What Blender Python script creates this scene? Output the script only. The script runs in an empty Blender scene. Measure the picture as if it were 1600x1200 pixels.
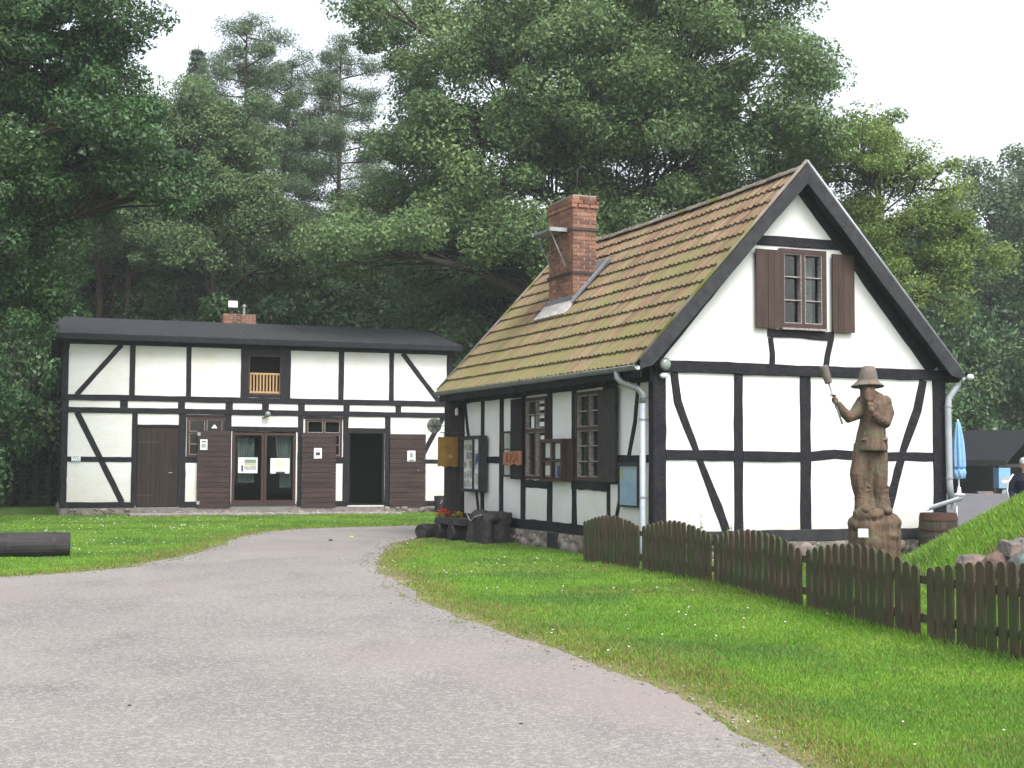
import bpy, bmesh, math, random
import numpy as np
from math import sin, cos, pi, radians, sqrt, atan2
from mathutils import Vector, Matrix
from mathutils.geometry import tessellate_polygon

S = bpy.context.scene
COL = S.collection
rnd = random.Random(7)

# ------------------------------------------------------------------ camera
cam = bpy.data.objects.new("camera", bpy.data.cameras.new("camera"))
COL.objects.link(cam)
cam.data.sensor_width = 36.0
cam.data.lens = 2155 / 1600 * 36.0
cam.data.clip_start = 0.1
cam.data.clip_end = 2000
PITCH, ROLL, EYE = 0.0590, 0.003857, 1.5
cx = Vector((1, 0, 0)); cf = Vector((0, cos(PITCH), sin(PITCH))); cu = Vector((0, -sin(PITCH), cos(PITCH)))
cx2 = cos(ROLL) * cx + sin(ROLL) * cu; cu2 = -sin(ROLL) * cx + cos(ROLL) * cu
cam.matrix_world = Matrix(((cx2.x, cu2.x, -cf.x, 0), (cx2.y, cu2.y, -cf.y, 0), (cx2.z, cu2.z, -cf.z, EYE), (0, 0, 0, 1)))
S.camera = cam

# ------------------------------------------------------------------ light
SUN_EL, SUN_AZ = radians(52), radians(150)      # azimuth clockwise from +Y: behind the camera, to the right
W = bpy.data.worlds.new("World"); S.world = W; W.use_nodes = True
nt = W.node_tree; bg = nt.nodes["Background"]
sky = nt.nodes.new("ShaderNodeTexSky"); sky.sky_type = 'NISHITA'; sky.sun_disc = False
sky.sun_elevation = SUN_EL; sky.sun_rotation = SUN_AZ
sky.air_density = 1.0; sky.dust_density = 4.0; sky.ozone_density = 1.0
hs = nt.nodes.new("ShaderNodeHueSaturation"); hs.inputs["Saturation"].default_value = 0.30; hs.inputs["Value"].default_value = 1.3
nt.links.new(sky.outputs[0], hs.inputs["Color"]); nt.links.new(hs.outputs[0], bg.inputs[0])
bg.inputs[1].default_value = 0.15
sun = bpy.data.objects.new("sun", bpy.data.lights.new("sun", 'SUN')); COL.objects.link(sun)
sun.data.energy = 1.0; sun.data.angle = radians(22); sun.data.color = (1, 0.975, 0.94)
sd = Vector((sin(SUN_AZ) * cos(SUN_EL), cos(SUN_AZ) * cos(SUN_EL), sin(SUN_EL)))
sun.rotation_euler = sd.to_track_quat('Z', 'Y').to_euler()
S.view_settings.view_transform = 'Standard'; S.view_settings.look = 'None'
S.view_settings.exposure = 1.0; S.view_settings.gamma = 1.0
S.cycles.max_bounces = 6; S.cycles.transparent_max_bounces = 8; S.cycles.use_denoising = True
S.cycles.diffuse_bounces = 3; S.cycles.glossy_bounces = 2; S.cycles.transmission_bounces = 4; S.cycles.volume_bounces = 0
S.cycles.sample_clamp_indirect = 8

# ------------------------------------------------------------------ helpers
def tag(o, label=None, cat=None, group=None, kind=None):
    if label: o['label'] = label
    if cat: o['category'] = cat
    if group: o['group'] = group
    if kind: o['kind'] = kind
    return o
def empty(name, loc=(0, 0, 0), rz=0, **k):
    o = bpy.data.objects.new(name, None); COL.objects.link(o); o.empty_display_size = 0.2
    o.location = loc; o.rotation_euler = (0, 0, rz)
    return tag(o, **k)
class MB:
    def __init__(s): s.v = []; s.f = []
    def add(s, vs, fs):
        n = len(s.v); s.v += [tuple(p) for p in vs]; s.f += [tuple(i + n for i in f) for f in fs]; return s
    def box(s, x0, x1, y0, y1, z0, z1, fn=None):
        vs = [(x, y, z) for x in (x0, x1) for y in (y0, y1) for z in (z0, z1)]
        if fn: vs = [fn(*p) for p in vs]
        return s.add(vs, [(0, 1, 3, 2), (4, 6, 7, 5), (0, 4, 5, 1), (2, 3, 7, 6), (0, 2, 6, 4), (1, 5, 7, 3)])
    def obox(s, c, size, M=None, taper=1.0):
        vs = []
        for i in (-.5, .5):
            for j in (-.5, .5):
                for k in (-.5, .5):
                    t = taper if k > 0 else 1
                    p = Vector((i * size[0] * t, j * size[1] * t, k * size[2]))
                    if M is not None: p = M @ p
                    vs.append(p + Vector(c))
        return s.add(vs, [(0, 1, 3, 2), (4, 6, 7, 5), (0, 4, 5, 1), (2, 3, 7, 6), (0, 2, 6, 4), (1, 5, 7, 3)])
    def tube(s, pts, rad, n=8, cap=True, flat=1.0):
        pts = [Vector(p) for p in pts]
        if not hasattr(rad, '__len__'): rad = [rad] * len(pts)
        rings = []; base = len(s.v); up = None
        for i, p in enumerate(pts):
            t = (pts[min(i + 1, len(pts) - 1)] - pts[max(i - 1, 0)])
            t = t.normalized() if t.length > 1e-9 else Vector((0, 0, 1))
            if up is None: up = Vector((0, 0, 1)) if abs(t.z) < .9 else Vector((1, 0, 0))
            a = t.cross(up)
            if a.length < 1e-6: a = t.cross(Vector((0, 1, 0)))
            a.normalize(); b = a.cross(t).normalized(); up = b
            for k in range(n):
                an = 2 * pi * k / n
                s.v.append(tuple(p + a * cos(an) * rad[i] + b * sin(an) * rad[i] * flat))
        m = len(pts)
        for i in range(m - 1):
            for k in range(n):
                k2 = (k + 1) % n
                s.f.append((base + i * n + k, base + i * n + k2, base + (i + 1) * n + k2, base + (i + 1) * n + k))
        if cap:
            s.f.append(tuple(base + k for k in range(n))[::-1]); s.f.append(tuple(base + (m - 1) * n + k for k in range(n)))
        return s
    def lathe(s, prof, c=(0, 0, 0), n=20, fn=None, cap=True):
        base = len(s.v)
        for r, z in prof:
            for k in range(n):
                a = 2 * pi * k / n; rr = r if fn is None else fn(r, z, a)
                s.v.append((c[0] + rr * cos(a), c[1] + rr * sin(a), c[2] + z))
        for i in range(len(prof) - 1):
            for k in range(n):
                k2 = (k + 1) % n
                s.f.append((base + i * n + k, base + i * n + k2, base + (i + 1) * n + k2, base + (i + 1) * n + k))
        if cap:
            s.f.append(tuple(base + k for k in range(n))[::-1]); s.f.append(tuple(base + (len(prof) - 1) * n + k for k in range(n)))
        return s
    def ell(s, c, r, M=None, n=12, m=8, jit=0, rg=None):
        vs = []; 
        for i in range(m + 1):
            th = pi * i / m
            for k in range(n):
                ph = 2 * pi * k / n
                q = 1 + (rg.uniform(-jit, jit) if jit and 0 < i < m else 0)
                p = Vector((r[0] * sin(th) * cos(ph) * q, r[1] * sin(th) * sin(ph) * q, r[2] * cos(th) * q))
                if M is not None: p = M @ p
                vs.append(p + Vector(c))
        fs = []
        for i in range(m):
            for k in range(n):
                k2 = (k + 1) % n
                if i == 0: fs.append((k, (i + 1) * n + k, (i + 1) * n + k2))
                elif i == m - 1: fs.append((i * n + k, (i + 1) * n + k, i * n + k2))
                else: fs.append((i * n + k, (i + 1) * n + k, (i + 1) * n + k2, i * n + k2))
        return s.add(vs, fs)
    def map(s, fn): s.v = [tuple(fn(*p)) for p in s.v]; return s
def obj(name, mb, mat, parent=None, smooth=False, fix=True, loc=None, **k):
    me = bpy.data.meshes.new(name)
    me.from_pydata([tuple(v) for v in mb.v], [], mb.f)
    if fix and len(mb.f) < 30000:
        bm = bmesh.new(); bm.from_mesh(me); bmesh.ops.recalc_face_normals(bm, faces=bm.faces); bm.to_mesh(me); bm.free()
    if smooth: me.polygons.foreach_set("use_smooth", [True] * len(me.polygons))
    if mat: me.materials.append(mat)
    o = bpy.data.objects.new(name, me); COL.objects.link(o)
    if parent: o.parent = parent
    if loc: o.location = loc
    return tag(o, **k)
def np_obj(name, V, k, mat, parent=None, **kw):
    """V (n*k,3): every k verts make one face"""
    me = bpy.data.meshes.new(name); n = len(V); m = n // k
    me.vertices.add(n); me.vertices.foreach_set("co", V.astype(np.float32).ravel())
    me.loops.add(n); me.loops.foreach_set("vertex_index", np.arange(n, dtype=np.int32))
    me.polygons.add(m); me.polygons.foreach_set("loop_start", np.arange(0, n, k, dtype=np.int32))
    me.polygons.foreach_set("loop_total", np.full(m, k, dtype=np.int32))
    me.update(calc_edges=True)
    if mat: me.materials.append(mat)
    o = bpy.data.objects.new(name, me); COL.objects.link(o)
    if parent: o.parent = parent
    return tag(o, **kw)
def remesh(name, mb, mat, voxel, parent=None, smooth_it=3, rough=0.0, rscale=.1, **k):
    me = bpy.data.meshes.new(name + "_src"); me.from_pydata([tuple(v) for v in mb.v], [], mb.f)
    bm = bmesh.new(); bm.from_mesh(me); bmesh.ops.recalc_face_normals(bm, faces=bm.faces); bm.to_mesh(me); bm.free()
    o = bpy.data.objects.new(name, me); COL.objects.link(o)
    md = o.modifiers.new("r", 'REMESH'); md.mode = 'VOXEL'; md.voxel_size = voxel
    if smooth_it:
        ms = o.modifiers.new("s", 'SMOOTH'); ms.iterations = smooth_it; ms.factor = .5
    if rough:
        tx = bpy.data.textures.new(name, 'CLOUDS'); tx.noise_scale = rscale; tx.noise_depth = 3
        mdp = o.modifiers.new("d", 'DISPLACE'); mdp.texture = tx; mdp.strength = rough; mdp.mid_level = .5; mdp.texture_coords = 'LOCAL'
    dg = bpy.context.evaluated_depsgraph_get(); dg.update()
    m2 = bpy.data.meshes.new_from_object(o.evaluated_get(dg)); o.modifiers.clear(); o.data = m2; m2.name = name
    bpy.data.meshes.remove(me)
    m2.polygons.foreach_set("use_smooth", [True] * len(m2.polygons))
    m2.materials.clear(); m2.materials.append(mat)
    if parent: o.parent = parent
    return tag(o, **k)
def text(name, s, size, loc, rot, mat, parent=None, ext=.002, align='CENTER', **k):
    cu_ = bpy.data.curves.new(name, 'FONT'); cu_.body = s; cu_.size = size; cu_.extrude = ext; cu_.align_x = align; cu_.align_y = 'CENTER'
    o = bpy.data.objects.new(name, cu_); COL.objects.link(o)
    dg = bpy.context.evaluated_depsgraph_get(); dg.update()
    me = bpy.data.meshes.new_from_object(o.evaluated_get(dg)); bpy.data.objects.remove(o)
    me.materials.clear(); me.materials.append(mat)
    o = bpy.data.objects.new(name, me); COL.objects.link(o); o.location = loc; o.rotation_euler = rot
    if parent: o.parent = parent
    return tag(o, **k)

# ------------------------------------------------------------------ materials
def M(name, c1, c2=None, scale=8, rough=.8, bump=0, bscale=None, stretch=(1, 1, 1), island=0, detail=4, spec=.3, c3=None, s3=2, t3=(.5, .62), metal=0, trans=0, wmap=None):
    m = bpy.data.materials.new(name); m.use_nodes = True; t = m.node_tree; N = t.nodes; L = t.links
    b = N["Principled BSDF"]; b.inputs["Roughness"].default_value = rough; b.inputs["Specular IOR Level"].default_value = spec
    b.inputs["Metallic"].default_value = metal
    tc = N.new("ShaderNodeTexCoord"); mp = N.new("ShaderNodeMapping"); L.new(tc.outputs["Object"], mp.inputs[0]); mp.inputs["Scale"].default_value = stretch
    cur = None
    def noise(sc, src=None):
        n = N.new("ShaderNodeTexNoise"); n.inputs["Scale"].default_value = sc; n.inputs["Detail"].default_value = detail
        L.new(src or mp.outputs[0], n.inputs["Vector"]); return n
    def mix(f, a, c):
        x = N.new("ShaderNodeMix"); x.data_type = 'RGBA'
        if hasattr(f, 'links'): L.new(f, x.inputs[0])
        else: x.inputs[0].default_value = f
        for i, v in ((6, a), (7, c)):
            if hasattr(v, 'links'): L.new(v, x.inputs[i])
            else: x.inputs[i].default_value = (*v, 1)
        return x.outputs[2]
    def ramp(src, a, c):
        r = N.new("ShaderNodeMapRange"); L.new(src, r.inputs[0]); r.inputs[1].default_value = a; r.inputs[2].default_value = c; return r.outputs[0]
    if c2:
        n = noise(scale); cur = mix(ramp(n.outputs["Fac"], .3, .7), c1, c2)
    if c3:
        n = noise(s3, tc.outputs["Object"]); cur = mix(ramp(n.outputs["Fac"], *t3), cur or c1, c3)
    if island:
        g_ = N.new("ShaderNodeNewGeometry"); h = N.new("ShaderNodeHueSaturation")
        r = N.new("ShaderNodeMapRange"); L.new(g_.outputs["Random Per Island"], r.inputs[0]); r.inputs[3].default_value = 1 - island; r.inputs[4].default_value = 1 + island
        L.new(r.outputs[0], h.inputs["Value"])
        if cur is None: h.inputs["Color"].default_value = (*c1, 1)
        else: L.new(cur, h.inputs["Color"])
        cur = h.outputs[0]
    if cur is None: b.inputs["Base Color"].default_value = (*c1, 1)
    else: L.new(cur, b.inputs["Base Color"])
    if bump:
        n = noise(bscale or scale * 3); bp = N.new("ShaderNodeBump"); bp.inputs["Strength"].default_value = bump; bp.inputs["Distance"].default_value = .02
        L.new(n.outputs["Fac"], bp.inputs["Height"]); L.new(bp.outputs[0], b.inputs["Normal"])
    if trans:
        tr = N.new("ShaderNodeBsdfTranslucent"); ms = N.new("ShaderNodeMixShader"); ms.inputs[0].default_value = trans
        if cur is None: tr.inputs[0].default_value = (*c1, 1)
        else: L.new(cur, tr.inputs[0])
        out = N["Material Output"]; L.new(b.outputs[0], ms.inputs[1]); L.new(tr.outputs[0], ms.inputs[2]); L.new(ms.outputs[0], out.inputs[0])
    return m
def dirt_base(m, z0, z1, col, sc=3.0):
    """splash dirt that clings to the foot of a wall, broken up by noise"""
    t = m.node_tree; N = t.nodes; L = t.links; b = N["Principled BSDF"]; src = b.inputs["Base Color"].links[0].from_socket
    tc = N.new("ShaderNodeTexCoord"); sp = N.new("ShaderNodeSeparateXYZ"); L.new(tc.outputs["Object"], sp.inputs[0])
    r = N.new("ShaderNodeMapRange"); L.new(sp.outputs[2], r.inputs[0]); r.inputs[1].default_value = z0; r.inputs[2].default_value = z1; r.inputs[3].default_value = .55; r.inputs[4].default_value = -.15
    n = N.new("ShaderNodeTexNoise"); n.inputs["Scale"].default_value = sc; n.inputs["Detail"].default_value = 6; L.new(tc.outputs["Object"], n.inputs[0])
    a = N.new("ShaderNodeMath"); a.operation = 'MULTIPLY'; L.new(r.outputs[0], a.inputs[0]); L.new(n.outputs["Fac"], a.inputs[1])
    a2 = N.new("ShaderNodeMath"); a2.operation = 'MULTIPLY'; a2.use_clamp = True; L.new(a.outputs[0], a2.inputs[0]); a2.inputs[1].default_value = 1.7
    x = N.new("ShaderNodeMix"); x.data_type = 'RGBA'; L.new(a2.outputs[0], x.inputs[0]); L.new(src, x.inputs[6]); x.inputs[7].default_value = (*col, 1); L.new(x.outputs[2], b.inputs["Base Color"])
def glass_mat():
    m = bpy.data.materials.new("window_glass"); m.use_nodes = True; t = m.node_tree; N = t.nodes; L = t.links
    N.remove(N["Principled BSDF"]); gl = N.new("ShaderNodeBsdfGlossy"); gl.inputs["Roughness"].default_value = .04
    tr = N.new("ShaderNodeBsdfTransparent"); tr.inputs[0].default_value = (.75, .8, .78, 1)
    fr = N.new("ShaderNodeFresnel"); fr.inputs[0].default_value = 1.7; ms = N.new("ShaderNodeMixShader")
    ge = N.new("ShaderNodeNewGeometry"); io = N.new("ShaderNodeMapRange"); io.name = "ior"; L.new(ge.outputs["Backfacing"], io.inputs[0]); io.inputs[3].default_value = 1.5; io.inputs[4].default_value = 1 / 1.5
    L.new(io.outputs[0], fr.inputs[0]); L.new(fr.outputs[0], ms.inputs[0]); L.new(tr.outputs[0], ms.inputs[1]); L.new(gl.outputs[0], ms.inputs[2])
    L.new(ms.outputs[0], N["Material Output"].inputs[0]); return m

m_plaster = M("white_plaster", (.68, .69, .69), (.63, .635, .625), 1.3, .9, .25, 14, c3=(.60, .58, .52), s3=.7, t3=(.60, .80))
m_brickwhite = M("whitewashed_brick", (.67, .675, .665), (.61, .61, .58), 1.1, .9, .5, 7, stretch=(1, 1, 2.6), c3=(.58, .54, .42), s3=.55, t3=(.58, .80))
dirt_base(m_plaster, .45, 1.3, (.42, .41, .36)); dirt_base(m_brickwhite, .3, 1.7, (.43, .41, .33), 1.8)
m_timber = M("tarred_timber", (.006, .007, .011), (.019, .018, .021), 7, .7, .8, 30, (1, 1, 1), detail=6, spec=.2)
m_timber_grey = M("weathered_timber", (.013, .014, .018), (.034, .034, .038), 8, .7, .4, 30, detail=6)
m_brown = M("brown_boards", (.028, .015, .012), (.054, .032, .026), 6, .55, .35, 40, (1, 1, .25), island=.22)
m_brownh = M("brown_siding", (.018, .009, .008), (.036, .019, .016), 5, .6, .3, 40, (.3, 1, 1), island=.15)
m_olddoor = M("old_plank_door", (.013, .008, .006), (.028, .017, .013), 5, .65, .35, 30, (2, 2, .2), island=.2)
m_frame = M("window_frame_brown", (.036, .020, .017), (.056, .032, .027), 9, .5)
m_frame_red = M("red_frame", (.034, .017, .014), (.052, .027, .021), 9, .5)
m_bead = M("worn_white_bead", (.34, .31, .30), (.16, .14, .13), 22, .7)
m_glass = glass_mat()
m_clear = glass_mat(); m_clear.node_tree.nodes["ior"].inputs[3].default_value = 1.3; m_clear.node_tree.nodes["ior"].inputs[4].default_value = 1 / 1.3; m_clear.node_tree.nodes["Transparent BSDF"].inputs[0].default_value = (.94, .95, .95, 1)
m_print1 = M("photo_print_grey", (.42, .43, .42), (.10, .11, .12), 9, .7); m_print2 = M("photo_print_pale", (.55, .55, .52), (.24, .25, .27), 11, .7)
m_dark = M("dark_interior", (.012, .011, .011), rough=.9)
m_curtain = M("pale_curtain", (.28, .30, .30), (.16, .17, .17), 9, .9, stretch=(8, 1, .4))
m_curtain_red = M("red_curtain", (.10, .018, .015), (.045, .012, .01), 14, .9, stretch=(1, 5, .3))
m_bitumen = M("bitumen_felt", (.020, .021, .026), (.032, .033, .038), 3, .85, .25, 60)
m_bark = M("oak_bark", (.022, .018, .014), (.042, .034, .026), 7, .95, .8, 14, (1, 1, .25))
m_pinebark = M("pine_bark", (.085, .045, .030), (.045, .032, .025), 2.2, .95, .8, 12, (1, 1, .4))
m_stone = M("field_stone", (.25, .21, .185), (.12, .105, .095), 5, .9, .6, 18, island=.3)
m_mortar = M("lime_mortar", (.20, .19, .17), (.13, .12, .11), 9, .95, .5)
m_zinc = M("zinc_grey", (.33, .35, .37), (.22, .235, .25), 5, .45, metal=.35)
m_pipe = M("painted_pipe", (.40, .43, .46), (.30, .33, .36), 4, .4, metal=.15)
m_lead = M("lead_flashing", (.14, .15, .165), (.24, .25, .27), 6, .5, .3, metal=.2)
m_patch = M("whitish_mortar_patch", (.52, .50, .48), (.30, .28, .27), 9, .9, .4)
m_iron = M("dark_iron", (.035, .036, .04), (.07, .06, .055), 12, .5, metal=.5)
m_brick = M("chimney_brick", (.27, .135, .085), (.17, .080, .056), 5, .9, .5, 30, island=.30, c3=(.10, .05, .04), s3=1.6, t3=(.5, .7))
m_joint = M("brick_joint", (.34, .29, .25), (.20, .17, .15), 12, .95)
m_white = M("white_paint", (.75, .76, .76), rough=.5)
m_paper = M("white_paper", (.72, .74, .73), (.62, .64, .63), 12, .8)
m_paper2 = M("printed_paper", (.55, .56, .55), (.13, .14, .15), 42, .8)
m_orange = M("orange_sign_board", (.34, .17, .085), (.26, .12, .06), 9, .6)
m_ochre = M("ochre_board", (.20, .115, .022), (.13, .075, .014), 6, .6, .2)
m_red = M("red_paint", (.20, .02, .012), rough=.5)
m_inkdark = M("dark_ink", (.04, .045, .055), rough=.8)
m_blueink = M("blue_print", (.03, .07, .25), rough=.6)
m_fence = M("fence_wood", (.050, .036, .024), (.092, .068, .046), 5, .85, .5, 40, (3, 3, .5), island=.25, c3=(.050, .060, .024), s3=1.9, t3=(.42, .62))
m_log = M("dark_log", (.018, .016, .018), (.042, .037, .038), 4, .75, .5, 22, (.5, 3, 3))
m_blackwood = M("black_wood", (.016, .014, .015), (.034, .03, .03), 6, .6, .5, 22)
m_statue = M("carved_wood", (.150, .098, .066), (.062, .041, .030), 7, .75, .8, 26, (2.5, 2.5, .35), c3=(.105, .108, .058), s3=3.4, t3=(.52, .74), detail=6)
m_hat = M("grey_carved_wood", (.17, .150, .130), (.105, .085, .07), 6, .8, .5, 24, c3=(.22, .12, .05), s3=7, t3=(.62, .7))
m_boulder = M("boulder_rock", (.16, .145, .135), (.10, .093, .088), 4, .9, .7, 14, c3=(.26, .17, .14), s3=2, t3=(.5, .7))
m_boulder2 = M("grey_boulder_rock", (.13, .145, .15), (.09, .10, .10), 4, .9, .7, 14)
m_boulder3 = M("reddish_boulder_rock", (.17, .110, .090), (.12, .082, .07), 4, .9, .7, 14)
m_barrel = M("barrel_staves", (.065, .05, .038), (.04, .031, .025), 6, .8, .4, 30, (3, 3, .4), island=.25, c3=(.05, .055, .03), s3=3)
m_rust = M("rusty_band", (.075, .034, .025), (.05, .026, .02), 9, .8)
m_blue = M("blue_canvas", (.16, .33, .55), (.23, .42, .64), 5, .85)
m_petal_r = M("red_petals", (.62, .035, .015), (.75, .10, .03), 20, .6, island=.3)
m_petal_y = M("yellow_petals", (.70, .55, .03), rough=.6, island=.2)
m_potleaf = M("potted_leaves", (.05, .11, .02), (.09, .16, .04), 8, .6, island=.3)
m_clay = M("dark_clay", (.06, .028, .02), rough=.8)
m_daisy = M("daisy_petals", (.8, .8, .78), rough=.7)
m_lamp = M("lamp_glass", (.17, .21, .19), (.26, .29, .27), 3, .12, spec=.6)
m_skin = M("skin", (.55, .33, .25), rough=.6)
m_navy = M("navy_cloth", (.012, .014, .035), rough=.85)
m_jeans = M("dark_trousers", (.02, .022, .03), rough=.9)
m_cap = M("pale_cap_cloth", (.55, .56, .56), (.35, .37, .38), 26, .85)
m_needles = M("pine_needles", (.065, .115, .055), (.105, .160, .072), .6, .55, island=.35, trans=.15)
m_spruce = M("spruce_needles", (.045, .075, .048), (.065, .100, .056), .6, .6, island=.35, trans=.15)
m_oakleaf = M("oak_leaves", (.098, .176, .066), (.175, .262, .094), .35, .5, island=.40, trans=.35, spec=.4)
m_darkleaf = M("dark_leaves", (.036, .095, .032), (.085, .170, .052), .5, .45, island=.42, trans=.3, spec=.45)
m_midleaf = M("mid_leaves", (.092, .160, .066), (.158, .232, .096), .5, .55, island=.38, trans=.35)
m_lightleaf = M("light_leaves", (.130, .210, .046), (.200, .270, .066), .5, .55, island=.35, trans=.4)
m_forestleaf = M("forest_leaves", (.060, .108, .050), (.105, .160, .066), .4, .6, island=.40, trans=.25)
m_grass = M("lawn_blades", (.155, .330, .032), (.235, .400, .056), 1.1, .55, island=.32, trans=.45, c3=(.120, .250, .045), s3=.5, t3=(.45, .64))
m_grassdry = M("dry_blades", (.26, .25, .075), (.19, .215, .055), 2, .7, island=.3, trans=.35)

def ground_mat():
    return M("lawn_soil", (.060, .125, .018), (.085, .155, .025), 3, .95, .5, 40, c3=(.10, .13, .03), s3=.6, t3=(.52, .68))
m_ground = ground_mat()
m_forest = M("forest_floor", (.035, .032, .018), (.055, .05, .025), 2, .95, .5, 10)
m_verge = M("bare_verge", (.185, .155, .075), (.12, .125, .045), 5, .95, .6, 40, c3=(.27, .22, .15), s3=1.7, t3=(.55, .7))

def asphalt():
    m = bpy.data.materials.new("worn_asphalt"); m.use_nodes = True; t = m.node_tree; N = t.nodes; L = t.links
    b = N["Principled BSDF"]; b.inputs["Roughness"].default_value = .9; b.inputs["Specular IOR Level"].default_value = .2
    tc = N.new("ShaderNodeTexCoord")
    def noise(s, d=4, st=(1, 1, 1)):
        mp = N.new("ShaderNodeMapping"); mp.inputs["Scale"].default_value = st; L.new(tc.outputs["Object"], mp.inputs[0])
        n = N.new("ShaderNodeTexNoise"); n.inputs["Scale"].default_value = s; n.inputs["Detail"].default_value = d; L.new(mp.outputs[0], n.inputs[0]); return n.outputs["Fac"]
    def mr(x, a, c):
        r = N.new("ShaderNodeMapRange"); L.new(x, r.inputs[0]); r.inputs[1].default_value = a; r.inputs[2].default_value = c; return r.outputs[0]
    def mix(f, a, c):
        x = N.new("ShaderNodeMix"); x.data_type = 'RGBA'; L.new(f, x.inputs[0])
        for i, v in ((6, a), (7, c)):
            if hasattr(v, 'links'): L.new(v, x.inputs[i])
            else: x.inputs[i].default_value = (*v, 1)
        return x.outputs[2]
    a = mix(mr(noise(.35, 3), .35, .65), (.180, .167, .158), (.220, .204, .190))
    a = mix(mr(noise(1.3, 5, (1, .55, 1)), .48, .74), a, (.150, .142, .142))
    for (px_, py_, r_, st_p) in ((-2.66, 10.6, .95, .55), (-3.05, 9.3, .38, .6), (-.9, 13.2, .8, .35), (-1.2, 8.4, .9, .3), (-4.6, 14.5, 1.3, .35)):     # old oil and damp stains
        vm = N.new("ShaderNodeVectorMath"); vm.operation = 'DISTANCE'; mp = N.new("ShaderNodeMapping"); L.new(tc.outputs["Object"], mp.inputs[0]); mp.inputs["Scale"].default_value = (.8, 1.0, 1)
        L.new(mp.outputs[0], vm.inputs[0]); vm.inputs[1].default_value = (px_ * .8, py_, .012); ad = N.new("ShaderNodeMath"); ad.operation = 'MULTIPLY_ADD'; L.new(noise(2.2, 5), ad.inputs[0]); ad.inputs[1].default_value = r_ * 1.2; L.new(vm.outputs["Value"], ad.inputs[2])
        q_ = N.new("ShaderNodeMapRange"); L.new(ad.outputs[0], q_.inputs[0]); q_.inputs[1].default_value = r_ * 1.5; q_.inputs[2].default_value = r_ * .6; q_.inputs[3].default_value = 0; q_.inputs[4].default_value = st_p; a = mix(q_.outputs[0], a, (.128, .124, .124))
    vo = N.new("ShaderNodeTexVoronoi"); vo.inputs["Scale"].default_value = 110; L.new(tc.outputs["Object"], vo.inputs["Vector"])
    sp = N.new("ShaderNodeSeparateColor"); L.new(vo.outputs["Color"], sp.inputs[0])
    a = mix(mr(sp.outputs[0], .84, 1.0), a, (.38, .36, .34))
    a = mix(mr(sp.outputs[1], .84, 1.0), a, (.12, .11, .105))
    a = mix(mr(noise(26, 3), .50, .80), a, (.34, .31, .295))
    a = mix(mr(noise(.16, 4), .52, .68), a, (.24, .205, .19))
    L.new(a, b.inputs["Base Color"])
    bp = N.new("ShaderNodeBump"); bp.inputs["Strength"].default_value = .35; bp.inputs["Distance"].default_value = .006
    L.new(noise(90, 4), bp.inputs["Height"]); L.new(bp.outputs[0], b.inputs["Normal"]); return m
m_asphalt = asphalt()
m_yard = M("dark_asphalt", (.115, .115, .125), (.145, .145, .155), 2, .85, .3, 90)

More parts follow.
